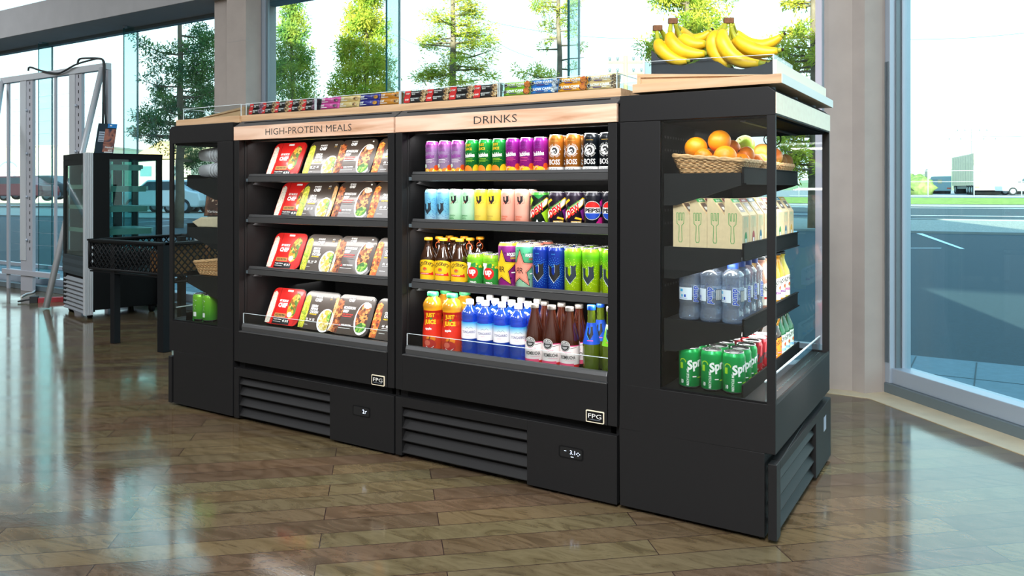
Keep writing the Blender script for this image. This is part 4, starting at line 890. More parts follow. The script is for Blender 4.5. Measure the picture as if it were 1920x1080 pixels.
# kombucha bottle
KG = pm('kombucha_glass', '#3a150a', .08, spec=.8, coat=.7); KL = K('label_blush', '#f6e9e6')
r = .0325
bottle('kombucha', 'kombucha bottle', 'kombucha_bottle', [(0, .002), (.028, 0), (r, .006), (r, .1), (r*.97, .112), (.017, .168), (.0135, .186), (.0132, .2)], KG, r,
       [band(KL, r, .012, .082), band(REDI, r, .012, .022), Rc(K('label_pink', '#f0567a'), -r*3.1, .012, .02, .026), band(PNK, r, .082, .085), Ln(BKI, [(.0, .074), (.03, .079)], .0016), El(WHT, -.011, .082, .0185), El(BKI, -.011, .082, .0172), Rg(WHT, -.011, .082, .0145, .0152, 26), El(K('badge_grey', '#9b9b9b'), -.011, .082, .010), Rc(BKI, -.021, .0805, -.001, .0835), Ct(WHT, 'ORGANIC BREWED', -.011, .082, .0122, .0022, .003, 2.7, .19), Tx(BKI, 'KOMBUCHA', .0, .046, .05, .012, .02), Tx(PNK, 'Organic', -.004, .062, .028, .008), Rc(PNK, -.01, .035, .024, .0358)],
       pm('cap_grey', '#8f8a84', .35, .5), (.0146, .195, .209))
# energy drink in glass
EG = pm('olive_glass', '#4a5a12', .06, spec=.8, coat=.7)
er = lambda v: .0285 if v < .095 else .0285-(v-.095)*.21
for kd, c0, c1, lg, cp in (('vbottleblue', '#1d4fc4', '#1a46b4', BKI, pm('cap_royal', '#1d58d0', .3, .3)), ('vbottlegreen', '#7cc41e', '#dfe6dc', BKI, MATS['cap_grey'])):
    lm = zgrad(kd+'_label', .2, [(.5, c0), (.7, c0), (.82, c1)], .35, .1)
    bottle(kd, 'glass bottle', 'energy_drink_bottle', [(0, .002), (.025, 0), (.0285, .006), (.027, .03), (.0285, .05), (.0285, .095), (.0135, .166), (.0128, .21)], EG, er,
           [(lm, [[(-.0892+.1784*k/40, .096+.068*j/4), (-.0892+.1784*(k+1)/40, .096+.068*j/4), (-.0892+.1784*(k+1)/40, .096+.068*(j+1)/4), (-.0892+.1784*k/40, .096+.068*(j+1)/4)] for k in range(40) for j in range(4)]), vlogo(WHT if kd == 'x' else CYN, -.004, .1335, .031), vlogo(lg, -.003, .134, .03), Rc(PNK, -.012, .107, .01, .109)], cp, (.0142, .205, .221))
# sports water bottle
CW = glassy('clear_pet', '#dce6f2', .9, .03, '#d6deee', .13, .12); PUC = pm('cap_blue', '#2a4db0', .4); PUP = pm('cap_violet', '#4a3a9a', .4); TOPC = pm('sport_top_clear', '#f2f4f6', .3)
r = .0322; pp = [(0, .008), (.02, .004), (.028, 0), (.0318, .006), (r, .016), (r*.97, .04), (r*.9, .05), (r*.93, .062), (r, .075), (r, .13)]+[(r-.002*(k % 2), .133+.006*k) for k in range(6)]+[(r, .168), (.032, .18), (.02, .197), (.015, .203)]
q_ = .8; pp = [(a, b*q_) for a, b in pp]
def pump(kind, capm):
    def ex(root):
        m = MB(); m.lathe([(.014, .177), (.013, .191), (.010, .195), (0, .196)], TOPC, 16); m.build('drinking_spout', root)
    bottle(kind, 'water bottle', 'sports_water_bottle', pp, CW, r, [Rc(K('pump_label', '#e6edf6'), -.05, .062, -.006, .099), Rc(CYN, -.044, .086, -.034, .094), Rc(CYN, -.04, .07, -.034, .078), Rc(BLU, -.03, .07, -.024, .078), Rc(BLU, -.046, .066, -.02, .067), Rc(MATS['ink_slate'], .022, .064, .044, .098), *[Rc(WHT, .024+.0028*k, .066, .0252+.0028*k, .096) for k in range(7)], Tx(WHT, 'pump', .008, .08, .05, .021, .06, math.pi/2, .15), Tx(BLU, 'pump', .008, .08, .048, .019, .03, math.pi/2, .15)], capm, (.0165, .160, .179), ex)
pump('pumpblue', PUC); pump('pumpviolet', PUP)
# --- ready meals
TRAY = pm('meal_tray_black', '#1d1b1b', .25, coat=.3)
FRED = food('food_teriyaki', ['#d98a1e', '#e8b53a', '#8a5a1a', '#4f7a2a', '#f0c860'], 70); FLEM = food('food_noodles', ['#f0e2a8', '#e8cf70', '#f6efcf', '#c9b03a', '#d9a850'], 90); FBEF = food('food_beef', ['#7a3416', '#b8602a', '#4a1c0c', '#d9924a', '#8a4a1e'], 90); FGRN = food('food_greens', ['#3f8a2a', '#7fb83a', '#2f6a22', '#a8cf5a'], 120); FRIC = food('food_rice', ['#f6efe0', '#efe2cc', '#fff8ea'], 160); FYEL = food('food_veg', ['#d9d02a', '#b8c02a', '#e8e05a', '#8fa81e'], 110); FORG = food('food_crumb', ['#e8862a', '#c85a1a', '#f0a84a', '#7a2e10'], 90)
RCARD = pm('meal_card_red', '#d3231f', .3, coat=.3); DCARD = pm('meal_card_umber', '#40352d', .3, coat=.35)
MWd, MH = .205, .168
def meal(kind, card, items, MWd=MWd):
    def fn(root):
        m = MB(); m.prism(rrect(-MWd/2, 0, MWd/2, MH, .03, 5), 'y', .003, .010, TRAY); m.prism(rrect(-MWd/2+.012, .012, MWd/2-.012, MH-.012, .025, 5), 'y', .010, .045, TRAY); m.build('tray', root)
        m = MB(); m.prism(rrect(-MWd/2+.003, .002, MWd/2-.003, MH-.003, .027, 5), 'y', 0, .003, card)
        m.decal(planemap((0, 0, 0), (1, 0, 0), (0, 0, 1)), items, None, .0003, .00012); m.build('printed_sleeve', root)
    KINDS[kind] = ('ready_meal_tray', 'ready meal', fn)
YTX = K('text_yellow', '#f0d020'); RTX = K('text_red', '#d03a34')
def mmc(c, cu, cv, s=1): return [Tx(WHT, 'MY MUSCLE', cu, cv+.012*s, .038*s, .008*s, .04), Tx(WHT, 'CHEF', cu, cv-.003*s, .04*s, .015*s, .06)]
def strip_(m, u, w): return Pl(m, [(u-w/2, .006), (u+w/2, .006), (u+w/2+.004, .075), (u+w/2, .14), (u, .15), (u-w/2, .14), (u-w/2-.003, .075)])
meal('mealred', RCARD, [strip_(FRIC, -.082, .028), Ln(K('card_dark_red', '#9c1512'), [(-.052, .0), (-.052, .162)], .003), Pl(BKI, [(-.05, .004), (.052, .004), (.052, .032), (-.05, .032)]), Rc(TAN, -.05, .035, .02, .052), Tx(BKI, 'HIGH PROTEIN', -.015, .0435, .058, .009, .03), El(REDI, .052, .085, .034, .062), El(FRED, .05, .09, .03, .058, 26, -.15), Pl(K('card_deep_red', '#b51a17'), [(.074, .004), (.099, .03), (.099, .13), (.09, .158), (.07, .1)]), El(FRIC, .04, .05, .014, .012), Rc(WHT, -.012, .15, .022, .158), *mmc(WHT, -.016, .092, 1.35), Tx(WHT, 'Teriyaki Chicken', -.022, .024, .05, .008, .02), Tx(WHT, '48 34 8', .028, .02, .036, .011, .02), Rc(WHT, -.045, .014, .0, .0155)])
meal('meallemon', DCARD, [strip_(FYEL, -.08, .03), strip_(food('food_tan', ['#d9a868', '#c89050', '#e8c088'], 120), .086, .024), El(WHT, .05, .045, .044, .05, 30), El(FLEM, .051, .046, .038, .044, 28), El(FGRN, .068, .062, .012, .02), Pl(DCARD, [(.074, .0), (.079, .0), (.079, .14), (.072, .14)]), *mmc(WHT, -.018, .132), Tx(WHT, 'LEMON', -.03, .102, .036, .011, .03), Tx(WHT, 'PEPPER', -.027, .089, .042, .011, .03), Tx(WHT, 'CHICKEN', -.025, .076, .048, .011, .03), Tx(YTX, 'WITH NOODLES', -.028, .066, .042, .005, .03), Tx(WHT, '33  14  22', -.034, .044, .05, .009, .03), Rc(WHT, -.058, .036, -.03, .0375), Rc(WHT, -.06, .02, -.04, .0212), Tx(WHT, '450', .052, .145, .014, .007), Tx(GLD, '200', .052, .136, .014, .006)])
meal('mealbeef', DCARD, [strip_(FBEF, -.082, .032), El(WHT, .056, .074, .044, .068, 34), El(FBEF, .056, .08, .038, .06, 30), El(FRIC, .062, .128, .02, .012), El(FGRN, .056, .036, .028, .02, 24, .3), El(K('plate_shadow', '#3a302a'), .092, .08, .012, .055), *mmc(WHT, -.028, .146, .8), Tx(WHT, 'MONGOLIAN', -.028, .112, .062, .012, .03), Tx(WHT, 'BEEF', -.044, .097, .03, .012, .03), Tx(RTX, 'AND VEGETABLES', -.03, .084, .058, .006, .03), Rc(RTX, -.058, .074, -.006, .0765), Rc(SLT, -.058, .066, -.0, .0675), Pl(RTX, [(-.062, .034), (-.056, .045), (-.05, .034)]), Tx(WHT, 'HIGH PROTEIN', -.022, .04, .052, .006, .03), Rc(WHT, -.06, .026, .004, .0275), Rc(WHT, .07, .15, .078, .156)])
meal('mealcrumb', DCARD, [strip_(FORG, -.055, .032), *mmc(WHT, .02, .14), Tx(WHT, 'CRUMBED', .004, .108, .052, .011, .03), Tx(WHT, 'CHICKEN', .004, .095, .052, .011, .03), Tx(YTX, 'AND POTATO', .004, .083, .052, .006, .03), Tx(WHT, '44  48  18', .006, .056, .052, .010, .03), Rc(WHT, -.018, .046, .022, .0475), Rc(WHT, -.026, .026, .004, .0275), El(WHT, .058, .05, .018, .032), El(FORG, .058, .05, .015, .028)], .150)
SHZ = (1.063, .888, .665, .421)
names = ('top', 'second', 'third', 'bottom')
mk = [('mealred', 'red sleeved ready meal with rice window'), ('meallemon', 'brown sleeved lemon pepper chicken ready meal'), ('mealbeef', 'brown sleeved ready meal with a plate of beef and greens'), ('mealcrumb', 'brown sleeved crumbed chicken ready meal partly behind the post')]
mpx = [(482, 553, 615, 690), (490, 542, 612, 683), (483, 549, 614, 688), (480, 545, 611, 687)]
mtop = [(277, 279, 275, 274), (356, 353, 351, 355), (449, 448, 449, 456), (550, 557, 560, 570)]
for s in range(4):
    for k in range(4):
        z = SHZ[s]-.0125; yy = .07
        x = min(onY(mpx[s][k], 400, yy).x, -1.5735 if k == 3 else 0)+(MWd/2 if k < 3 else .075)
        place(mk[k][0], (x, yy+.011*(3-k)+.006+(.02 if s == 1 and k == 0 else 0), z), mk[k][1]+', on the '+names[s]+' shelf', 'ready meals on the four fridge shelves', rx=-.42)
# --- snack bars in the acrylic trays
def bar(kind, w, h, body, items, t=.03):
    def fn(root):
        m = MB(); P = [(-w/2, 0), (w/2, 0), (w/2, h), (-w/2, h)]
        nx, nz = 10, 5; vs = []; fs = []
        for s in (0, 1):
            for j in range(nz+1):
                for i in range(nx+1):
                    u, v = i/nx, j/nz; b = min(1, 6*u, 6*(1-u))**.5*min(1, 4*v+.3, 4*(1-v)+.3)**.5; d = .004*b+.001*math.sin(v*6+i)
                    vs.append((-w/2+w*u, (t/2)+(-1 if s == 0 else 1)*(t/2-.005+d), h*v))
        n = (nx+1)*(nz+1)
        for j in range(nz):
            for i in range(nx):
                a = j*(nx+1)+i; fs.append((a, a+1, a+nx+2, a+nx+1)); fs.append((n+a, n+a+nx+1, n+a+nx+2, n+a+1))
        for i in range(nx): fs.append((i+1, i, n+i, n+i+1)); a = nz*(nx+1)+i; fs.append((a, a+1, n+a+1, n+a))
        for j in range(nz): a = j*(nx+1); fs.append((a, a+nx+1, n+a+nx+1, n+a)); a += nx; fs.append((a+nx+1, a, n+a, n+a+nx+1))
        m.add(vs, fs, body, True); m.decal(planemap((0, 0, 0), (1, 0, 0), (0, 0, 1)), items, None, .0007, .00015); m.build('wrapper', root)
    KINDS[kind] = ('snack_bar', 'snack bar', fn)
FNUT = food('food_cookie', ['#d9a868', '#8a5a34', '#f0d8b0', '#4a2c18'], 220); FPUR = food('food_berry', ['#7a4a6a', '#c89ab0', '#4a2a3a'], 220)
def recov(kind, w, h, f): bar(kind, w, h, K('bar_black', '#231f22', .3), [Rc(REDI, -w/2, 0, -w/2+w*.27, h), Tx(WHT, 'CHEF', -w/2+w*.135, h*.52, w*.17, h*.26, .05), El(f, w*.36, h*.5, w*.17, h*.52), Tx(WHT, 'RECOVERY', -.002, h*.64, w*.36, h*.2, .03), Tx(WHT, 'BAR', -w*.1, h*.38, w*.15, h*.2, .03)])
HB = .0228
recov('barA', .088, HB, FPUR); recov('barB', .088, HB, FNUT); recov('barC', .108, HB, FNUT)
def plain(kind, c, c2, f): bar(kind, .105, HB, c, [Tx(WHT, 'CHEF', -.036, HB*.62, .02, HB*.34, .04), Rc(c2, -.044, HB*.2, -.01, HB*.3), El(f, .034, HB*.45, .012, HB*.3), Rg(c2, .012, HB*.66, .003, .0036, 12)])
plain('barpink', K('bar_pink', '#d0469a', .3), WHT, FPUR); plain('barbeige', K('bar_beige', '#d6b878', .3), WHT, FNUT); plain('barnavy', K('bar_navy', '#2b2a86', .3), WHT, food('food_cara', ['#e8a83a', '#c87a1e'], 200)); plain('barorange', K('bar_orange', '#cf8424', .3), WHT, FNUT)
def low(kind, c, f): bar(kind, .108, HB, c, [Rc(BKI, .05, 0, .0535, HB), El(BKI, -.046, HB*.55, .007), Rg(WHT, -.046, HB*.55, .0045, .0052, 14), El(f, .041, HB*.5, .014, HB*.52), Tx(WHT, 'LOW CARB', -.005, HB*.62, .068, HB*.42, .06), Rc(K('bar_violet', '#5a4a8a'), -.03, HB*.2, .0, HB*.32), Rc(WHT, .004, HB*.22, .018, HB*.3)])
low('lowgreen', K('bar_green', '#8fc031', .3), FORG); low('lowblue', K('bar_blue', '#2f7fd0', .3), food('food_coco', ['#f0f4f8', '#9fb4c8', '#4a5a6a'], 220)); low('loworange', K('bar_amber', '#f0a526', .3), FORG); low('lowcream', K('bar_cream', '#e2c893', .3), food('food_choc', ['#f0e0c0', '#3a2416', '#8a6a44'], 240))
trays = [(0, ['barA', 'barB', 'barB', 'barB', 'barA'], ['dark recovery bar with red end']*5, 'far end tray'), (1, ['barpink', 'barbeige', 'barnavy', 'barorange'], ['pink wrapped bar', 'beige wrapped bar', 'navy wrapped bar', 'orange wrapped bar'], 'second tray'), (2, ['barC']*4, ['large dark recovery bar with red end']*4, 'third tray'), (3, ['lowgreen', 'lowblue', 'loworange', 'lowcream'], ['green low carb bar', 'blue low carb bar', 'amber low carb bar', 'cream low carb bar'], 'tray closest to the bananas')]
for ti, ks, ds, tn in trays:
    n = len(ks); x0, x1 = TJ[ti]+.012, TJ[ti+1]-.008; wd = (x1-x0)/n
    for k, kd in enumerate(ks):
        for row in (0, 1):
            same = ds.count(ds[k]) > 1
            lb = ('upper ' if row else 'lower ')+ds[k]+(', '+('first', 'second', 'third', 'fourth', 'fifth')[k]+' column from left' if same else '')+', '+tn
            place(kd, (x0+wd*(k+.5), .069+.006*row, 1.3256+row*.0232), lb, 'snack bars in the acrylic trays', rz=rnd.uniform(-.02, .02), rx=-.12)
# --- drinks on the shelves: (kind, pixel columns of the front row, rows behind, what)
TURN = {'mauve': .36, 'greenj': .34, 'magenta': .32, 'bosslatte': .22, 'bossblack': .22, 'dewgreen': .4, 'dewpurple': .4, 'pepsi': .42, 'sevenup': .66, 'ginger': .3, 'justjuice': .45, 'tongariro': .56, 'kombucha': .36, 'vbottleblue': .34, 'vbottlegreen': .34}
def rows(shelf, z, y0, dy, lst, shelfname, group, rz=0.):
    for kd, pxs, back, what in lst:
        n = len(pxs)
        for i, px in enumerate(pxs):
            for q in range(back+1):
                x = onY(px, 400, y0).x
                lb = what+', '+pos(i, n)+('front', 'second', 'third')[q]+' row, '+shelfname
                place('gingerring' if kd == 'ginger' and q and i != 1 else kd, (x, y0+dy*q, z), lb, group, TURN.get(kd, .26)+rnd.uniform(-.06, .06))
rows(0, SHZ[0]-.0215, .079, .056, [('mauve', (811, 835, 859), 0, 'mauve slim juice can'), ('greenj', (885.5, 910.5, 936), 0, 'green slim juice can'), ('magenta', (962, 988, 1014), 0, 'magenta slim juice can'), ('bosslatte', (1043, 1075), 1, 'amber coffee can'), ('bossblack', (1108, 1138), 1, 'black coffee can')], 'top drinks shelf', 'cans on the top drinks shelf')
rows(1, SHZ[1]-.0215, .079, .056, [('vblueslim', (809.5, 832.5), 0, 'ice blue slim energy can'), ('vmint', (855.5, 879), 0, 'mint green slim energy can'), ('vlemon', (903, 927), 0, 'yellow slim energy can'), ('vpeach', (953, 979.5), 1, 'peach slim energy can')], 'second drinks shelf', 'cans on the second drinks shelf')
rows(1, SHZ[1]-.0215, .088, .07, [('dewgreen', (1012,), 1, 'lime and black soda can'), ('dewpurple', (1045, 1078.5), 1, 'purple and black soda can'), ('pepsi', (1113, 1147), 1, 'black cola can with tricolour globe')], 'second drinks shelf', 'cans on the second drinks shelf')
rows(2, SHZ[2]-.0215, .086, .067, [('ginger', (803.5, 831.5, 862), 2, 'brown bottle with yellow label'), ('sevenup', (892, 922), 1, 'green soda can with red disc')], 'third drinks shelf', 'bottles and cans on the third drinks shelf')
rows(2, SHZ[2]-.0215, .086, .07, [('rockpurple', (952,), 2, 'tall purple can with yellow star'), ('rockmint', (984.5,), 2, 'tall mint can with peach star'), ('vbluetall', (1014, 1043.5), 2, 'tall royal blue energy can'), ('vgreentall', (1074.5, 1108, 1146), 2, 'tall lime green energy can')], 'third drinks shelf', 'bottles and cans on the third drinks shelf')
ZB = .3985
rows(3, ZB, .075, .08, [('justjuice', (812, 848), 1, 'apple juice bottle with green cap')], 'bottom drinks shelf', 'bottles on the bottom drinks shelf')
rows(3, ZB, .065, .066, [('tongariro', (881, 910, 941, 972), 2, 'blue water bottle with white cap')], 'bottom drinks shelf', 'bottles on the bottom drinks shelf')
rows(3, ZB, .065, .07, [('kombucha', (1002.5, 1034.5, 1068), 1, 'brown kombucha bottle with pale label')], 'bottom drinks shelf', 'bottles on the bottom drinks shelf')
rows(3, ZB, .065, .07, [('vbottleblue', (1109,), 1, 'blue necked green bottle'), ('vbottlegreen', (1145,), 1, 'lime necked green bottle')], 'bottom drinks shelf', 'bottles on the bottom drinks shelf')
# --- end unit: cans, bottles, boxes, fruit
H90 = math.pi/2
cols = (-.268, -.2, -.134); cn = ('by the inner wall', 'in the middle', 'by the open face')
for q in range(6):
    for c in range(3):
        kd = 'sprite' if q < 3 else 'redcan'
        wh = ('green soda can' if q < 3 else 'dark red soda can')+', '+('front row', 'second row', 'third row')[q % 3]+' '+cn[c]+' of end unit floor'
        place(kd, (cols[c], .062+q*.067, .3972), wh, 'soda cans on the floor of the end unit', H90*.8+rnd.uniform(-.12, .12) if q < 3 else rnd.uniform(0, 1.5))
bk = [('rootbeer', 'brown bottle with orange label'), ('rootbeer', 'brown bottle with orange label'), ('greenbev', 'green glass bottle with ice label'), ('greenbev', 'green glass bottle with ice label'), ('greenbev', 'green glass bottle with ice label')]
for q, (kd, wh) in enumerate(bk):
    for c in (1, 2):
        place(kd, (cols[c], .463+q*.0635, .3972), wh+', '+('first', 'second', 'first', 'second', 'third')[q]+'  '+cn[c]+' of end unit floor', 'glass bottles on the floor of the end unit', H90)
pc = (-.2715, -.205, -.1385)
for q in range(4):
    for c in range(3):
        place('pumpviolet' if c < 2 else 'pumpblue', (pc[c]+.004*q*(c < 2), .0675+q*.073, .6025), ('sports water bottle with violet cap, ' if c < 2 else 'sports water bottle with blue cap, ')+('front', 'second', 'third', 'fourth')[q]+' row '+cn[c]+' of the end unit', 'water bottles in the end unit', (.35, -.35, -.1)[c]+H90*.25 if q == 0 else H90*.7)
for q, (kd, wh) in enumerate((('guava', 'pink drink bottle with cream label'), ('guava', 'pink drink bottle with cream label'), ('passion', 'orange drink bottle with cream label'), ('passion', 'orange drink bottle with cream label'), ('lemonade', 'yellow drink bottle with cream label'))):
    for c in (1, 2):
        place(kd, (cols[c], .37+q*.071, .6025), wh+', '+('first', 'second', 'first', 'second', 'only')[q]+' '+cn[c]+' of bottle shelf', 'glass bottles beside the water bottles', H90)
KRF = pm('kraft_card', '#e2c79d', .7, noise=.06, nscale=90); KGR = K('fork_green', '#3f9a4a', .6)
def sandwich(kind, ink):
    def fn(root):
        w, d, h = .052, .074, .148
        pr = [(-w/2, 0), (w/2, 0), (w/2, .098), (-w/2+.016, h), (-w/2, h)]
        m = MB(); m.prism(pr, 'y', 0, d, KRF)
        fk = [(-.0035, .012), (.0035, .012), (.0055, .018), (.004, .05), (.004, .062), (.0105, .068), (.0115, .1), (.007, .1), (.006, .078), (.0025, .078), (.0025, .1), (-.0025, .1), (-.0025, .078), (-.006, .078), (-.007, .1), (-.0115, .1), (-.0105, .068), (-.004, .062), (-.004, .05), (-.0055, .018)]
        m.decal(planemap((-.003, 0, .004), (1, 0, 0), (0, 0, 1)), [Ln(KGR, fk, .0018, True)])
        ux = Vector((w/2-(-w/2+.016), 0, .098-h)); nrm = planemap((-w/2+.016, 0, h), (0, 1, 0), tuple(-ux))
        ll = ux.length
        m.decal(planemap((w/2, d/2, .098), (0, 1, 0), tuple(-ux)), [Rc(ink, -d/2, ll-.014, d/2, ll-.001), Tx(WHT, 'SALAD', 0, ll-.008, .04, .007, .03), Rc(K('box_window', '#5a3a22'), -d/2+.014, .012, d/2-.014, ll-.018), Rc(WHT, -.012, .02, .012, .03)])
        m.decal(planemap((w/2, d/2, 0), (0, 1, 0), (0, 0, 1)), [Rc(K('box_leaf', '#b9b88c'), -.022, .062, .022, .094), El(KRF, -.01, .07, .005, .018), El(KRF, .004, .07, .005, .018), El(ink, 0, .03, .014, .02), Rc(WHT, -.007, .018, .007, .03)])
        m.build('carton', root)
    KINDS[kind] = ('sandwich_box', 'food box', fn)
for kd, ik in (('sbgreen', GRN), ('sbred', K('box_red', '#a8323a', .6)), ('sbblue', K('box_blue', '#2f6f86', .6)), ('sbgold', K('box_gold', '#d9a52a', .6))): sandwich(kd, ik)
sx = (-.286, -.233, -.18, -.128)
for q, kd in enumerate(('sbgreen', 'sbred', 'sbblue', 'sbgold', 'sbred', 'sbgreen', 'sbblue', 'sbgold')):
    for c in range(4 if q < 2 else 1):
        cc = c if q < 2 else 3
        place(kd, (sx[cc], .036+q*.086, .8225), 'kraft box with '+{'sbgreen': 'green', 'sbred': 'red', 'sbblue': 'blue', 'sbgold': 'gold'}[kd]+' band, '+('front', 'second', 'third', 'fourth', 'fifth', 'sixth', 'seventh', 'eighth')[q]+' row, '+('first', 'second', 'third', 'fourth')[cc]+' from inner wall', 'kraft food boxes in the end unit')
WKR = pm('wicker', '#dbab78', .7, noise=.2, nscale=120); WKD = pm('wicker_dark', '#c08c58', .7)
def basket(x0, y0, w, d, h, z, label, slope=0.):
    root = thing('wicker_basket', label, 'basket', (x0, y0, z), 0, 'wicker baskets')
    m = MB(); nr = 12; pl = 4
    def ring(t, wob, ph):
        e = .018*t; P = []; a0, b0, a1, b1 = .012-e, .012-e, w-.012+e, d-.012+e; per = rrect(a0, b0, a1, b1, .018, 3); out_ = []
        n = len(per)
        for i in range(n):
            p, q = per[i], per[(i+1) % n]; l = math.hypot(q[0]-p[0], q[1]-p[1]); k = max(1, int(l/.011))
            for j in range(k): out_.append((p[0]+(q[0]-p[0])*j/k, p[1]+(q[1]-p[1])*j/k))
        cx, cy = w/2, d/2
        for i, p in enumerate(out_):
            s = (1 if (i+ph) % 2 else -1)*wob; dx, dy = p[0]-cx, p[1]-cy; L_ = math.hypot(dx, dy); P.append((p[0]+dx/L_*s, p[1]+dy/L_*s, .004+(h-.008)*t*(1-slope*(p[0]/w))))
        return P
    for k in range(nr): m.tube(ring(k/nr, .0018, k), .0032, WKR if k % 4 else WKD, 5, True)
    m.box(.016, .016, .001, w-.016, d-.016, .006, WKD); m.build('woven_side', root)
    m = MB(); rg = ring(1.0, 0, 0)
    for ph in (0, math.pi): m.tube([(p[0], p[1], p[2]+.002+.003*math.sin(i*.9+ph)) for i, p in enumerate(rg)], .0052, WKR, 6, True)
    m.build('braided_rim', root); return root
basket(-.312, .045, .205, .21, .058, 1.0445, 'wicker basket of oranges and mandarins on the top shelf of the end unit', .35)
basket(-.312, .285, .205, .21, .058, 1.0445, 'wicker basket of apples behind the orange basket', .35)
basket(-.312, .515, .205, .21, .058, 1.0445, 'wicker basket of kiwifruit and apples at the back of the top shelf', .35)
ORA = pm('orange_peel', '#f89200', .45, noise=.12, nscale=20, bump=.35); MAN = pm('mandarin_peel', '#f98208', .4, noise=.1, nscale=20, bump=.3); GAP = pm('green_apple', '#b4d838', .3, noise=.12, nscale=14); RAP = zgrad('red_apple', .07, [(0, '#d9b04a'), (.45, '#d9703a'), (.9, '#c23a2a')], .3, 0, ('#e8c06a', .12), 60); KIW = pm('kiwi_skin', '#8a6234', .8, noise=.2, nscale=60, bump=.4); STM = pm('fruit_stem', '#5a4a22', .8)
def fruit_kind(kind, name, cat, mt, r, prof, stem):
    def fn(root):
        m = MB(); m.ball((0, 0, 0), r, mt, 20, 14, prof); m.build('fruit_skin', root)
        m = MB()
        if stem == 'star': m.lathe([(.0038, r*.93), (.003, r*.965), (0, r*.96)], STM, 8)
        else: m.tube([(0, 0, r*.8), (.003, .001, r*1.12)], .0013, STM, 6)
        m.build('stem', root)
    KINDS[kind] = (name, cat, fn)
fruit_kind('orange', 'orange', 'fruit', ORA, .035, lambda v: 1-.03*abs(v.z)**3, 'star')
fruit_kind('mandarin', 'mandarin', 'fruit', MAN, .030, lambda v: 1-.14*abs(v.z)**2+.012*math.sin(6*math.atan2(v.y, v.x)), 'star')
ap = lambda v: 1-.22*max(0, v.z)**10-.12*max(0, -v.z)**8+.04*v.z
fruit_kind('gapple', 'apple', 'fruit', GAP, .033, ap, 'stick'); fruit_kind('rapple', 'apple', 'fruit', RAP, .034, ap, 'stick'); fruit_kind('kiwi', 'kiwifruit', 'fruit', KIW, .030, lambda v: 1+.2*v.x*v.x, 'star')
ZF = 1.0445
FR = [('orange', -.262, .1, .098, 'large orange at the inner end of the front basket'), ('orange', -.195, .12, .118, 'large orange on top of the front basket'), ('mandarin', -.235, .088, .068, 'orange low in the front basket between the two large ones'), ('orange', -.167, .085, .068, 'orange lying at the front edge of the front basket'), ('mandarin', -.185, .205, .1, 'mandarin behind the topmost orange'), ('mandarin', -.135, .19, .075, 'mandarin at the far corner of the front basket'), ('orange', -.255, .19, .066, 'orange at the back inner corner of the front basket'), ('mandarin', -.132, .13, .052, 'small mandarin by the price rail of the front basket'),
      ('gapple', -.18, .35, .116, 'green apple on top of the second basket'), ('mandarin', -.14, .325, .058, 'mandarin by the rail of the second basket'), ('gapple', -.135, .385, .056, 'green apple by the rail of the second basket'), ('rapple', -.21, .43, .092, 'red blushed apple at the back of the second basket'), ('gapple', -.26, .34, .07, 'green apple deep in the second basket'), ('gapple', -.142, .455, .056, 'green apple at the back corner of the second basket'),
      ('rapple', -.17, .535, .096, 'red and yellow apple on top of the third basket'), ('rapple', -.15, .605, .085, 'red apple beside the corner post in the third basket'), ('kiwi', -.142, .655, .068, 'kiwifruit by the rail of the third basket'), ('kiwi', -.19, .69, .09, 'kiwifruit on top at the back of the third basket'), ('kiwi', -.135, .705, .066, 'kiwifruit at the far corner of the third basket'), ('rapple', -.25, .58, .07, 'red apple deep in the third basket')]
for kd, x, y, z, lb in FR:
    o = place(kd, (x, y, ZF+z-.018), lb, 'fruit in the wicker baskets'); o.rotation_euler = (rnd.uniform(-.9, .4), rnd.uniform(.2, 1.), rnd.uniform(0, 6))
# bananas in a scalloped black tray
BAN = zgrad('banana_dummy', 1, [(0, '#f0c31e'), (1, '#f0c31e')])
def banmat():
    m, nt, out = newmat('banana_skin'); b = N(nt, 'BsdfPrincipled'); L(nt, b.outputs[0], out.inputs[0]); b.inputs['Roughness'].default_value = .45
    tc = N(nt, 'TexCoord'); nz = N(nt, 'TexNoise'); nz.inputs['Scale'].default_value = 14; nz.inputs['Detail'].default_value = 4; L(nt, tc.outputs['Object'], nz.inputs['Vector'])
    r = ramp(nt, nz.outputs[0], [(.3, '#e5ac14'), (.55, '#f4c81f'), (.75, '#f6d23c')]); L(nt, r.outputs[0], b.inputs['Base Color']); return m
BAN = banmat(); BGR = pm('banana_green', '#a9ad2a', .5); BBR = pm('banana_tip', '#2a1c14', .8); BCR = pm('banana_crown', '#7a5236', .8, noise=.25, nscale=90)
def spline(P, n=26):
    P = [Vector(p) for p in P]; Q = [P[0]*2-P[1]]+P+[P[-1]*2-P[-2]]; o = []
    for i in range(1, len(Q)-2):
        for k in range(n // (len(P)-1)+1):
            t = k/(n // (len(P)-1)+1); a, b, c, d = Q[i-1:i+3]
            o.append(.5*((2*b)+(c-a)*t+(2*a-5*b+4*c-d)*t*t+(-a+3*b-3*c+d)*t*t*t))
    return o+[P[-1]]
zc = lambda x, y, Y: onY(1180+x/6, 20+y/6, Y)
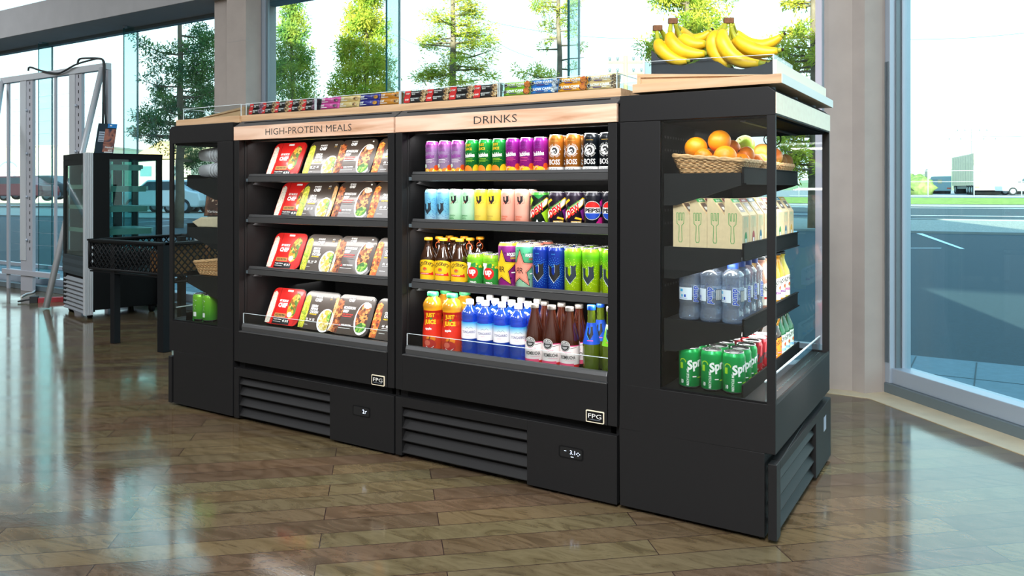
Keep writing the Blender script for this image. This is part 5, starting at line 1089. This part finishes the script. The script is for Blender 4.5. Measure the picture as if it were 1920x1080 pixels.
def bunch(crown, Y, bans, label):
    c = zc(*crown, Y); root = thing('banana_bunch', label, 'bananas', c, 0, 'banana bunches in the scalloped tray')
    m = MB(); m.M = Matrix.Translation(c) @ Matrix.Rotation(.5, 4, 'Z') @ Matrix.Rotation(.12, 4, 'X'); m.prism(rrect(-.015, -.012, .015, .012, .005, 2), 'z', -.012, .006, BCR); m.build('crown', root, origin=c, bevel=.002)
    for Yb, P in bans:
        n = len(P); pts = spline([zc(x, y, Y+(Yb-Y)*min(1, k/1.5)) for k, (x, y) in enumerate(P)], 30); N_ = len(pts); rs = []
        ln = [0]
        for i in range(1, N_): ln.append(ln[-1]+(pts[i]-pts[i-1]).length)
        T = ln[-1]
        for l in ln:
            t = l/T; st_ = min(.3, .045/T)
            if t < st_: q = .0062+.002*(t/st_)
            elif t > .93: q = .0055+.0045*(1-t)/.07
            else:
                a = (t-st_)/(.93-st_); q = .0082+.0148*math.sin(math.pi*min(1, max(0, a**.8)))**.6 if a < .8 else .0102+(.0082+.0148*math.sin(math.pi*.8**.8)**.6-.0102)*((1-a)/.2)**.8
            rs.append(q)
        m = MB(); m.tube(pts, rs, BAN, 6, caps=False)
        m = MB()
        # five-sided, softly ridged skin
        i1 = next(i for i, l in enumerate(ln) if l/T >= min(.3, .045/T)); i2 = max(i for i, l in enumerate(ln) if l/T < .955)
        m.tube(pts[:i1+1], rs[:i1+1], BGR, 10); m.tube(pts[i1:i2+1], rs[i1:i2+1], BAN, 12); m.tube(pts[i2:], rs[i2:], BGR, 10)
        m.tube([pts[-1], pts[-1]+(pts[-1]-pts[-2]).normalized()*.006], [rs[-1]*1.05, rs[-1]*.7], BBR, 8)
        m.build('banana', root, origin=c)
    return root
bunch((318, 185), .16, [(.13, [(308, 215), (322, 330), (350, 420), (440, 510), (560, 565), (690, 560)]), (.2, [(345, 205), (400, 290), (450, 380), (560, 470), (700, 500)])], 'small bunch of bananas at the inner end of the scalloped tray')
bunch((490, 105), .17, [(.135, [(468, 140), (458, 250), (480, 350), (580, 450), (730, 490), (905, 480)]), (.2, [(512, 140), (548, 240), (610, 320), (730, 385), (905, 370)]), (.27, [(520, 150), (580, 250), (700, 335), (830, 300), (930, 215)])], 'tall bunch of bananas in the middle of the scalloped tray')
bunch((1118, 100), .17, [(.12, [(1070, 150), (985, 250), (945, 340), (960, 450), (1030, 560), (1150, 640)]), (.105, [(1088, 140), (1048, 260), (1055, 360), (1140, 490), (1290, 580), (1535, 598)]), (.18, [(1140, 140), (1165, 250), (1230, 350), (1390, 440), (1560, 465), (1715, 440)]), (.24, [(1160, 150), (1200, 260), (1320, 370), (1480, 400), (1620, 350), (1740, 265)]), (.2, [(1150, 170), (1150, 330), (1220, 470), (1360, 560), (1480, 590), (1590, 575)])], 'largest bunch of bananas at the outer end of the scalloped tray')
SCB = pm('scalloped_tray_slate', '#2b3038', .5, noise=.1, nscale=60)
root = thing('scalloped_fruit_tray', 'dark slate tray with a scalloped rim holding the bananas', 'tray', (-.4, .08, 1.36))
zb = lambda x: 1.3632+(x+.441)*(1.328-1.363)/.429
def rim(x):
    P = [(-.402, 1.437), (-.375, 1.408), (-.335, 1.386), (-.3, 1.381), (-.262, 1.386), (-.222, 1.402), (-.195, 1.384), (-.155, 1.362), (-.115, 1.355), (-.07, 1.36), (-.028, 1.372)]
    for (a, p), (b, q) in zip(P, P[1:]):
        if a <= x <= b: t = (x-a)/(b-a); t = t*t*(3-2*t) if p > q else t; return p+(q-p)*t
    return P[-1][1]
xs = [-.402+.374*k/44 for k in range(45)]
for nm, y, lift in (('front_panel', .085, 0), ('rear_panel', .33, .0)):
    m = MB(); m.prism([(x, zb(x)+.0012) for x in xs]+[(x, max(zb(x)+.004, rim(x)+lift)) for x in xs[::-1]], 'y', y, y+.006, SCB); m.build(nm, root, origin=(-.4, .08, 1.36))
m = MB(); m.prism([(-.402, zb(-.402)+.0012), (-.028, zb(-.028)+.0012), (-.028, zb(-.028)+.006), (-.402, zb(-.402)+.006)], 'y', .091, .33, SCB)
m.box(-.402, .091, zb(-.4)+.004, -.398, .33, 1.43, pm('tray_lining_blue', '#3f7fa0', .5)); m.build('liner', root, origin=(-.4, .08, 1.36))
root = thing('clear_guard', 'clear plastic guard standing in front of the banana tray', 'guard', (-.41, .07, 1.36)); m = MB()
m.prism([(-.418, zb(-.418)+.0012), (-.024, zb(-.024)+.0012), (-.024, 1.388), (-.418, 1.40)], 'y', .0715, .0745, ACR); m.prism([(-.418, 1.40), (-.024, 1.388), (-.024, 1.3895), (-.418, 1.4015)], 'y', .071, .075, ACE); m.build('front_sheet', root, origin=(-.41, .07, 1.36))
for x0, x1, zt in ((-.421, -.418, 1.40), (-.024, -.021, 1.3895)):
    m = MB(); m.box(x0, .071, zb(x0)+.0015, x1, .32, zt, ACR); m.box(x0-.0002, .0705, zb(x0)+.0015, x1+.0002, .074, zt, ACE); m.build('end_sheet', root, origin=(-.41, .07, 1.36))
# --- far end unit: cups, bags, basket, cans
CUPM = pm('paper_cup_white', '#eceaf0', .6)
def cupfn(root):
    m = MB()
    for k in range(7): m.M = Matrix.Translation((.02*k, 0, 0)) @ Matrix.Rotation(H90, 4, 'Y'); m.lathe([(0, .004), (.026, .004), (.027, 0), (.034, .085), (.0355, .087), (.034, .089)], CUPM, 22)
    m.build('nested_cups', root)
KINDS['cups'] = ('paper_cup_stack', 'paper cups', cupfn)
for k, (y, z, lb) in enumerate(((.09, .037, 'lower stack of white paper cups closest to the front glass'), (.175, .037, 'lower stack of white paper cups, second from the front glass'), (.26, .037, 'lower stack of white paper cups, third from the front glass'), (.09, .109, 'upper stack of white paper cups closest to the front glass'), (.175, .109, 'upper stack of white paper cups, second from the front glass'), (.26, .109, 'upper stack of white paper cups, third from the front glass'))):
    place('cups', (XL+.125, y, 1.0455+z), lb, 'paper cup stacks in the far end unit')
m = None
BAG = pm('paper_bag_cream', '#d9c8a8', .8, noise=.08, nscale=40)
def bagfn(root):
    m = MB(); w, l, h = .07, .16, .048
    P = [(0, .0), (.03, -.002), (l, -.0), (l, h), (.06, h*.95), (.02, h*.55)]
    m.prism([(-.012, h*.5), (.03, .001), (l, .001), (l, h), (.05, h*.98)], 'y', -w/2, w/2, BAG); m.build('bag_body', root, bevel=.006)
    m = MB(); m.prism([(-.012, h*.5), (.014, h*.36), (.014, h*.64)], 'y', -w/2+.004, w/2-.004, BAG); m.build('folded_end', root)
KINDS['bag'] = ('paper_bag', 'paper bag', bagfn)
for k in range(5): place('bag', (XL+.116, .075+.08*k, .8232), 'cream folded paper bag, '+('closest to', 'second from', 'third from', 'fourth from', 'fifth from')[k]+' the front glass of the far end unit', 'paper bags in the far end unit', rnd.uniform(-.08, .08))
basket(XL+.115, .05, .2, .26, .062, .6035, 'wicker basket alone on the lowest shelf of the far end unit', -.35)
for q in range(3):
    for c in range(2): place('limecan', (XL+.138+.07*c, .064+.07*q, .3972), 'apple green can, '+('front', 'second', 'third')[q]+' row '+('by the open face', 'further in')[c]+' of the far end unit floor', 'apple green cans in the far end unit', -H90*.4+rnd.uniform(-.2, .2))
# ================================================================== FAR CORNER OF THE ROOM
YS = 1.78
FRM = pm('frame_aluminium', '#c3cad0', .4, .15); FRD = pm('frame_grey', '#a9adb6', .5)
fx = lambda px, py=300: onY(px, py, YS).x
o0 = (fx(52), YS, 0); root = thing('aluminium_stand', 'tall aluminium frame stand with uprights and a diagonal brace against the glass', 'frame stand', o0)
def seg(nm, x0, x1, y0, y1, z0, z1, mt=FRM): m = MB(); m.box(x0, y0, z0, x1, y1, z1, mt); return m.build(nm, root, origin=o0, bevel=.003)
ztop = onY(204, 118, YS).z; zb_ = onY(60, 512, YS).z
seg('top_rail', fx(5, 140), fx(204, 118), YS-.025, YS+.025, ztop-.06, ztop); seg('bottom_rail', fx(8, 507), fx(108, 520), YS-.025, YS+.025, zb_-.03, zb_+.02, FRD)
for a, b, z0, dp in ((14, 18, .0, .01), (103, 106, zb_, .01), (199, 206, .0, .016)): seg('upright', fx(a), fx(b), YS-dp, YS+dp, z0, ztop-.06, FRD)
for a, b, z0 in ((41, 63, .0), (133, 155, .0)):
    u = seg('upright', fx(a), fx(b), YS-.012, YS+.02, z0, ztop-.06, FRD); x = fx((a+b)/2)
    m = MB(); m.box(fx(a), YS-.018, z0+.3, x, YS-.012, ztop-.06, FRM)
    for k in range(4): m.ball((x+.02, YS-.018, .5+k*.42), .014, ALU, 8, 6)
    for k in range(24): m.box(fx(b)-.05, YS-.0135, .4+k*.07, fx(b)-.04, YS-.0115, .43+k*.07, HOLE)
    m.build('cover_strip', u, origin=o0)
foot = onZ(86, 577, .01); m = MB(); m.tube([(fx(196, 130), YS-.02, ztop-.04), (foot.x, foot.y, foot.z)], .026, FRM, 4); m.build('brace', root, origin=o0)
ft = onZ(-60, 590, .01); m = MB(); m.tube([(fx(8, 145), YS-.02, ztop-.04), (ft.x, ft.y, ft.z)], .026, FRM, 4); m.build('brace', root, origin=o0)
m = MB()
for k in range(13): m.tube([(fx(16), YS+.035, .45+k*.12), (fx(202), YS+.035, .45+k*.12)], .0012, FRD, 4)
m.build('wire_line', root, origin=o0)
CAB = pm('cable_black', '#23282c', .6)
def cable(pts, r, mt, label, Y=YS-.045, pl=None):
    m = MB(); m.tube(spline([pl(x, y) if pl else onY(x, y, Y) for x, y in pts], 24), r, mt, 6); tag(m.build('power_cable'), label, 'cable')
cable([(53, 133), (56, 126), (75, 132), (98, 137), (115, 136), (140, 122), (165, 114), (188, 110), (196, 122), (195, 170), (199, 235)], .009, CAB, 'black cable trailing along the top rail of the aluminium stand')
cable([(145, 121), (149, 111), (165, 109), (186, 110), (194, 118), (194, 160), (193, 232)], .009, CAB, 'black cable looping up over the corner of the aluminium stand')
cable([(40, 548), (50, 543), (62, 540), (67, 533), (65, 528)], .008, pm('cable_white', '#e8ecee', .5), 'white cable lying at the foot of the aluminium stand', pl=lambda x, y: onZ(x, y+8, .009))
p = onZ(96, 566); root = thing('power_board', 'red and black power board on the floor beside the black display case', 'power board', p, .9)
m = MB(); m.rbox(-.1, -.03, 0, .12, .03, .04, .008, pm('board_red', '#a8323c', .5), 'z'); m.build('housing', root)
m = MB(); m.box(-.16, -.035, .001, -.1, .035, .055, CAB); m.tube([(-.15, 0, .03), (-.2, .05, .02), (-.26, .02, .012)], .008, CAB, 6); m.build('plug', root)
# display case
A = onZ(161, 599); RZ = math.radians(76); root = thing('glass_display_case', 'tall black display case with glass sides and a silver louvred base on castors', 'display case', A, RZ)
BKC = pm('case_black', '#07090b', .5, spec=.2); SLV = pm('louvre_silver', '#8e949b', .45, .3); GRP = pm('drape_grey', '#2c3a40', .85); CGL = glassy('case_glass', '#cfeae8', .8); SHW = pm('shelf_white', '#8fa9a4', .5)
lx, ly, hz = .57, .60, 1.275
m = MB(); m.box(.02, .02, .06, lx, ly, .5, BKC); m.box(0, 0, hz-.045, lx, ly, hz, BKC); m.box(.02, .02, .5, .17, ly-.0, hz, BKC) if False else None
m.box(.05, .0, .5, .17, .05, hz-.04, BKC); m.box(.05, .3, .5, .17, ly, hz-.04, BKC); m.box(lx-.04, 0, .06, lx, .04, hz, BKC); m.box(lx-.04, ly-.04, .06, lx, ly, hz, BKC); m.box(.38, ly-.05, .5, .44, ly, hz, BKC); m.box(.16, .03, .5, .17, ly, hz-.05, BKC)
m.build('carcass', root, bevel=.003)
m = MB()
for k in range(5): m.box(-.012+.012*k, -.014, .03, -.003+.012*k, -.004, hz+.002, FRM)
m.box(-.012, -.008, .03, .05, .03, hz, FRM); m.build('corner_post', root, bevel=.002)
m = MB(); m.box(0, .03, .47, .02, .075, hz-.045, BKC); m.box(0, ly-.07, .06, .02, ly, hz-.045, BKC); m.box(0, .075, hz-.09, .02, ly-.07, hz-.045, BKC); d = m.build('door_frame', root, bevel=.003)
m = MB(); m.box(.004, .075, .47, .01, ly-.07, hz-.09, CGL); m.build('door_pane', d)
m = MB()
for k in range(5): m.prism([(-.004-.004*(k % 2), .32+.03*k), (-.006-.004*((k+1) % 2), .35+.03*k), (.02, .35+.03*k), (.02, .32+.03*k)], 'y', .03, ly-.01, GRP)
m.build('grey_drape', root)
m = MB()
for k in range(8):
    z = .285-k*.033; m.prism([(.012, z+.012), (-.006, z-.012), (-.004, z-.018), (.016, z-.004)], 'y', .045, ly-.03, SLV)
m.box(.016, .03, .03, .02, ly, .31, HOLE); m.build('louvre_grille', root)
for z in (1.02, .86, .68):
    m = MB(); m.box(.03, .06, z-.008, .155, ly-.06, z, SHW); m.box(.022, .06, z-.022, .03, ly-.06, z+.01, TW if 'trailer_white' in MATS else SHW); m.build('shelf', root)
for z, l in ((1.19, .42), (1.02, .46), (.86, .47), (.68, .5)):
    m = MB(); m.prism([(.18, .06), (l, .06), (l+.04, .12), (l+.04, ly-.06), (.18, ly-.06)], 'z', z-.03, z, SHW); m.box(.18, .05, z-.045, l, .06, z-.0, SHW); m.build('shelf', root)
m = MB(); m.box(.17, .004, .5, lx-.04, .009, hz-.045, CGL); m.build('side_pane', root)
m = MB(); m.box(.17, ly-.009, .5, lx-.04, ly-.004, hz-.045, CGL); m.build('side_pane', root)
m = MB(); m.tube(spline([(.2, .2, 1.16), (.24, .2, 1.1), (.2, .2, 1.06)], 10), .005, CAB, 6); m.tube(spline([(.21, .2, .98), (.2, .2, .9), (.22, .2, .76)], 10), .005, CAB, 6); m.build('inner_wire', root)
for x, y in ((.05, .06), (.05, ly-.06), (lx-.06, .06), (lx-.06, ly-.06)):
    m = MB(); m.M = Matrix.Translation((x-.02, y, .03)) @ Matrix.Rotation(H90, 4, 'Y'); m.lathe([(0, 0), (.03, 0), (.03, .03), (0, .03)], BKC, 14); m.M = None; m.box(x-.025, y-.025, .045, x+.025, y+.025, .062, BKC); m.build('castor', root)
def inside(x, y, z): v = Matrix.Rotation(RZ, 4, 'Z') @ Vector((x, y, z)); return (A.x+v.x, A.y+v.y, z)
def pack(kind, mt, cm, h, r):
    def fn(rt):
        m = MB(); m.lathe([(0, 0), (r, .002), (r, h*.62), (r*.45, h*.84), (r*.45, h*.9)], mt, 14); m.build('bottle_body', rt)
        m = MB(); m.lathe([(r*.5, h*.88), (r*.5, h), (0, h)], cm, 12); m.build('cap', rt)
    KINDS[kind] = ('small_bottle', 'bottle', fn)
pack('pk_brown', pm('pack_brown', '#6a4a3a', .4), BCAP, .14, .026); pack('pk_white', pm('pack_white', '#9aa3a3', .4), MATS['cap_grey'], .15, .028); pack('pk_yellow', pm('pack_grey', '#66716c', .4), YLC, .12, .026)
for z, row, sh in ((.6805, ('pk_brown', 'pk_brown', 'pk_white', 'pk_brown'), 'lowest'), (.8605, ('pk_white', 'pk_yellow', 'pk_white', 'pk_yellow'), 'middle'), (1.0205, ('pk_yellow', 'pk_brown', 'pk_yellow', 'pk_white'), 'highest')):
    for k, kd in enumerate(row): place(kd, inside(.07, .11+.05*k, z), ('brown', 'grey-white', 'yellow-capped')[('pk_brown', 'pk_white', 'pk_yellow').index(kd)]+' small bottle, '+sh+' door shelf of display case, '+('first', 'second', 'third', 'fourth')[k]+' from corner post', 'bottles behind the door of the display case')
# posters
def quad(root, P, items, mt, nm, back):
    """flat printed board through three corners P0 (low left), P1 (low right), P2 (top left)"""
    a, b, c = (Vector(p) for p in P); u = b-a; v = c-a; n = u.normalized().cross(v.normalized())
    m = MB(); t = -n*.006; vs = [a, b, b+v, c, a+t, b+t, b+v+t, c+t]; m.add(vs, [(0, 1, 2, 3)], mt); m.add(vs, [(5, 4, 7, 6), (1, 0, 4, 5), (2, 1, 5, 6), (3, 2, 6, 7), (0, 3, 7, 4)], back)
    m.decal(lambda s, w, o: a+u*s+v*w+n*o, items, None, .0012, .0004); m.build(nm, root, origin=a)
def glowmat(name, cols, scale=6):
    m, nt, out = newmat(name); b = N(nt, 'BsdfPrincipled'); L(nt, b.outputs[0], out.inputs[0]); b.inputs['Roughness'].default_value = .35
    tc = N(nt, 'TexCoord'); nz = N(nt, 'TexNoise'); nz.inputs['Scale'].default_value = scale; nz.inputs['Distortion'].default_value = 1.; L(nt, tc.outputs['Object'], nz.inputs['Vector'])
    r = ramp(nt, nz.outputs[0], [(.3+.4*i/(len(cols)-1), c) for i, c in enumerate(cols)]); L(nt, r.outputs[0], b.inputs['Base Color']); return m
P3 = [Vector(inside(.06, .12, hz+.002)), None, None]
P3 = [dep(176, 288, 6.15), dep(212, 289, 6.26), dep(185, 231, 6.3)]
for q in P3[:2]: q.z = hz+.003
root = thing('leaning_poster', 'dark poster with a blue corner tab leaning on top of the black display case', 'poster', P3[0])
quad(root, P3, [Rc(glowmat('poster_glow', ['#1a1f2c', '#3c3a4a', '#b0705a', '#5a3a3c'], 9), .4, .05, 1, .82), Rc(K('poster_blue', '#2f7fc4'), .5, .86, 1, 1), Rc(K('poster_grid', '#aab3c0'), .1, .38, .4, .72), *[Rc(CHA, .12, .41+.08*k, .38, .43+.08*k) for k in range(4)], Tx(WHT, 'Heated', .72, .2, .4, .07, .01), Tx(WHT, '600', .8, .1, .22, .07, .01), Rc(WHT, .5, .02, .95, .05), Rc(WHT, .6, .91, .72, .95)], CHA, 'printed_board', BKI)
# lattice trolley table
LB = pm('lattice_black', '#0c0f12', .6, spec=.2)
x0, x1, y0, y1 = -4.585, -3.815, .70, 1.40
root = thing('lattice_table', 'black outdoor table with lattice aprons and square legs', 'table', (x1, y0, 0)); oo = (x1, y0, 0)
def lattice(nm, a, b, z0, z1):
    a, b = Vector(a), Vector(b); l = (b-a).length; d = (b-a)/l; m = MB(); h = z1-z0; st_ = .045
    k = -int(h/st_)-1
    P = lambda s, z: a+d*s+Vector((0, 0, z))
    while k*st_ < l:
        for sg in (1, -1):
            s0, s1 = k*st_, k*st_+h
            lo, hi = max(0, s0), min(l, s1)
            if hi-lo > .005:
                za, zb2 = (lo-s0, hi-s0) if sg > 0 else (h-(lo-s0), h-(hi-s0)); m.tube([P(lo, z0+za), P(hi, z0+zb2)], .0045, LB, 4)
        k += 1
    m.tube([P(0, z0), P(l, z0)], .011, LB, 4); m.tube([P(0, z1), P(l, z1)], .014, LB, 4); m.tube([P(0, z0), P(0, z1)], .011, LB, 4); m.build(nm, root, origin=oo)
lattice('lattice_apron', (x1, y0, 0), (x0, y0, 0), .475, .655); lattice('lattice_apron', (x1, y0, 0), (x1, y1, 0), .42, .655); lattice('lattice_apron', (x0, y1, 0), (x1, y1, 0), .475, .655); lattice('lattice_apron', (x0, y0, 0), (x0, y1, 0), .475, .655)
for x, y, w in ((x1, y0, .03), (-4.33, .70, .022), (x1, y1, .03), (-4.42, 1.25, .022)):
    m = MB(); m.box(x-w, y-w+.02, 0, x+w, y+w+.02, .66, LB); m.build('leg', root, origin=oo, bevel=.003)
m = MB(); m.box(x0, y0, .452, x1, y1, .462, LB); m.build('bottom_board', root, origin=oo)
m = MB(); m.box(x0-.01, y0-.015, .655, x1+.035, y0+.05, .668, LB); m.box(x1-.03, y0, .655, x1+.035, y1, .668, LB); m.box(x0-.01, y1-.05, .655, x1, y1+.01, .668, LB); m.box(x0-.01, y0, .655, x0+.05, y1, .668, LB); m.build('top_rim', root, origin=oo, bevel=.002)
CBD = pm('cardboard_brown', '#8a6238', .8, noise=.1, nscale=30)
for k, (x, y, w, d, h) in enumerate(((-4.05, .78, .19, .26, .14), (-4.04, 1.08, .18, .22, .16))):
    rt = thing('cardboard_box', ('brown carton in the lattice table by its corner leg', 'taller brown carton in the lattice table behind the first')[k], 'carton', (x, y, .4625), 0, 'cartons in the lattice table')
    m = MB(); m.box(0, 0, 0, w, d, h, CBD); m.build('box_body', rt, bevel=.003); m = MB(); m.box(w, 0, h-.0, w+.002, d, h+.05, CBD); m.build('flap', rt)
pack('pk_red', pm('pack_milk', '#cdd6da', .3), pm('cap_red', '#c2303c', .4), .16, .026)
for k in range(9): place('pk_red', (-4.02+.06*(k % 3), 1.115+.07*(k//3), .6255), 'white bottle with red cap on the taller carton, '+('first', 'second', 'third')[k//3]+' row, '+('inner', 'middle', 'outer')[k % 3]+' one', 'red capped bottles in the lattice table')
# second poster on a black block
c = dep(318, 440, 5.3); zt = .669
root = thing('poster_stand', 'black block stand on the rim of the lattice table under the brown poster', 'stand', (-4.12, 1.365, zt))
m = MB(); m.box(-.13, -.035, 0, .12, .035, .115, BKC); m.box(-.12, -.02, .115, .11, .02, .135, BKC); m.build('block', root, bevel=.004)
pb = [(-4.275, 1.345, zt+.136), (-4.02, 1.40, zt+.136), (-4.275, 1.38, zt+.37)]
root = thing('printed_poster', 'brown food poster with a yellow square on the black block stand', 'poster', pb[0])
quad(root, pb, [Rc(glowmat('poster_brown', ['#2a1c18', '#4a342c', '#8a6248', '#3a2822'], 12), .02, .02, .98, .98), Rc(YEL, 0, .76, .4, 1), Tx(BKI, 'CUSTOM', .2, .88, .26, .05, .03), El(food('poster_food', ['#e8d0b0', '#4a3026', '#8a5a3a', '#2a1c18'], 60), .45, .5, .3, .16), El(K('poster_dot', '#6fb0dc'), .88, .88, .06), Tx(WHT, 'Various sizes', .45, .14, .7, .08, .0), Rc(WHT, .62, .06, .8, .09)], BKI, 'printed_board', BKI)
# ================================================================== LIGHT AND CAMERA
def area(name, loc, size, energy, tgt=None, col=(1, 1, 1), sy=None, rot=None, spread=None):
    l = bpy.data.lights.new(name, 'AREA'); l.energy = energy; l.size = size; l.color = col
    if sy: l.shape = 'RECTANGLE'; l.size_y = sy
    if spread: l.spread = spread
    o = bpy.data.objects.new(name, l); COL.objects.link(o); o.location = loc
    if tgt is not None: o.rotation_euler = (Vector(tgt)-Vector(loc)).to_track_quat('-Z', 'Y').to_euler()
    if rot: o.rotation_euler = rot
    return o
w = bpy.data.worlds.new('sky'); SC.world = w; w.use_nodes = True; nt = w.node_tree; nt.nodes.clear()
out = N(nt, 'OutputWorld'); bg = N(nt, 'Background'); tc = N(nt, 'TexCoord'); sp_ = N(nt, 'SeparateXYZ'); L(nt, tc.outputs['Generated'], sp_.inputs[0])
r = ramp(nt, sp_.outputs[2], [(0, (1, 1, .96, 1)), (.14, (.86, .98, 1, 1)), (.32, (.7, .94, 1, 1)), (.6, (.45, .75, .95, 1)), (1, (.14, .4, .75, 1))])
L(nt, r.outputs[0], bg.inputs[0]); bg.inputs[1].default_value = 2.4; L(nt, bg.outputs[0], out.inputs[0])
s = bpy.data.lights.new('sun', 'SUN'); s.energy = 17; s.angle = .01; s.color = (1, .93, .72)
so = bpy.data.objects.new('sun', s); COL.objects.link(so); so.rotation_euler = Vector((-.33, .9, -.27)).to_track_quat('-Z', 'Y').to_euler()
# unseen fill lights, added below the ceiling to brighten the room
for x, y, e in ((-5.5, -3.0, 55), (-2.0, -4.6, 55), (1.4, -4.2, 145), (-8.5, -1.0, 75)):
    area('ceiling_fill', (x, y, 3.9), 1.6, e*1.9, rot=(0, 0, 0), col=(.94, .97, 1))
area('spot_fill', (.9, -4.2, 3.2), .6, 80, (-.5, 0, .7), (.96, .98, 1))  # added fill from behind the camera, aimed at the gondola front
area('front_fill', (.3, -1.9, 3.0), .8, 60, (-.4, 0, 1.3), (.97, .98, 1))  # added fill above the camera, lightens the upper front panels
# LED strips inside the cabinets, plus added fill in the end unit
for x0, x1 in ((XB, XC), (XC, XD)):
    c = (x0+x1)/2
    for z, e in ((1.2, 1.7), (1.028, 1.25), (.853, 1.7), (.63, 1.8)):
        area('shelf_led', (c, .058, z-.004), .80, e*(.75 if x0 == XB else 1.25), (c, .2, z-.3), (1, .97, .93), .02)
for z, e in ((1.192, 2.2), (1.002, 2.), (.78, 2.2), (.56, 2.4)):
    area('end_led_and_fill', (-.2, .4, z), .16, e, (-.19, .4, 0), (1, .98, .95), .66)
    area('end_led_and_fill', (-.2, .034, z-.004), .22, e*.11, (-.2, .25, z-.18), (1, .97, .92), .015)  # added fill by the front glass, lifts the near side of the fruit
    area('end_led_and_fill', (-.088, .4, z-.002), .02, e*.45, (-.26, .4, z-.25), (1, .98, .95), .7)
    area('end_led_and_fill', (XL+.2, .4, z), .16, e*.5, (XL+.19, .4, 0), (1, .98, .95), .66)
cam = bpy.data.cameras.new('camera'); co = bpy.data.objects.new('camera', cam); COL.objects.link(co)
co.location = (CX, CY, 1.0); co.rotation_euler = (math.pi/2, 0, YAW)
cam.sensor_width = 36; cam.lens = F*36/1920; cam.shift_y = -(540-HY)/1920; cam.clip_start = .05; cam.clip_end = 2000
SC.camera = co
SC.view_settings.view_transform = 'Standard'; SC.view_settings.look = 'None'; SC.view_settings.exposure = 0; SC.view_settings.gamma = 1
SC.cycles.max_bounces = 10; SC.cycles.transparent_max_bounces = 32; SC.cycles.diffuse_bounces = 3; SC.cycles.glossy_bounces = 4; SC.cycles.caustics_reflective = False; SC.cycles.caustics_refractive = False; SC.cycles.sample_clamp_indirect = 6
SC.cycles.use_denoising = True
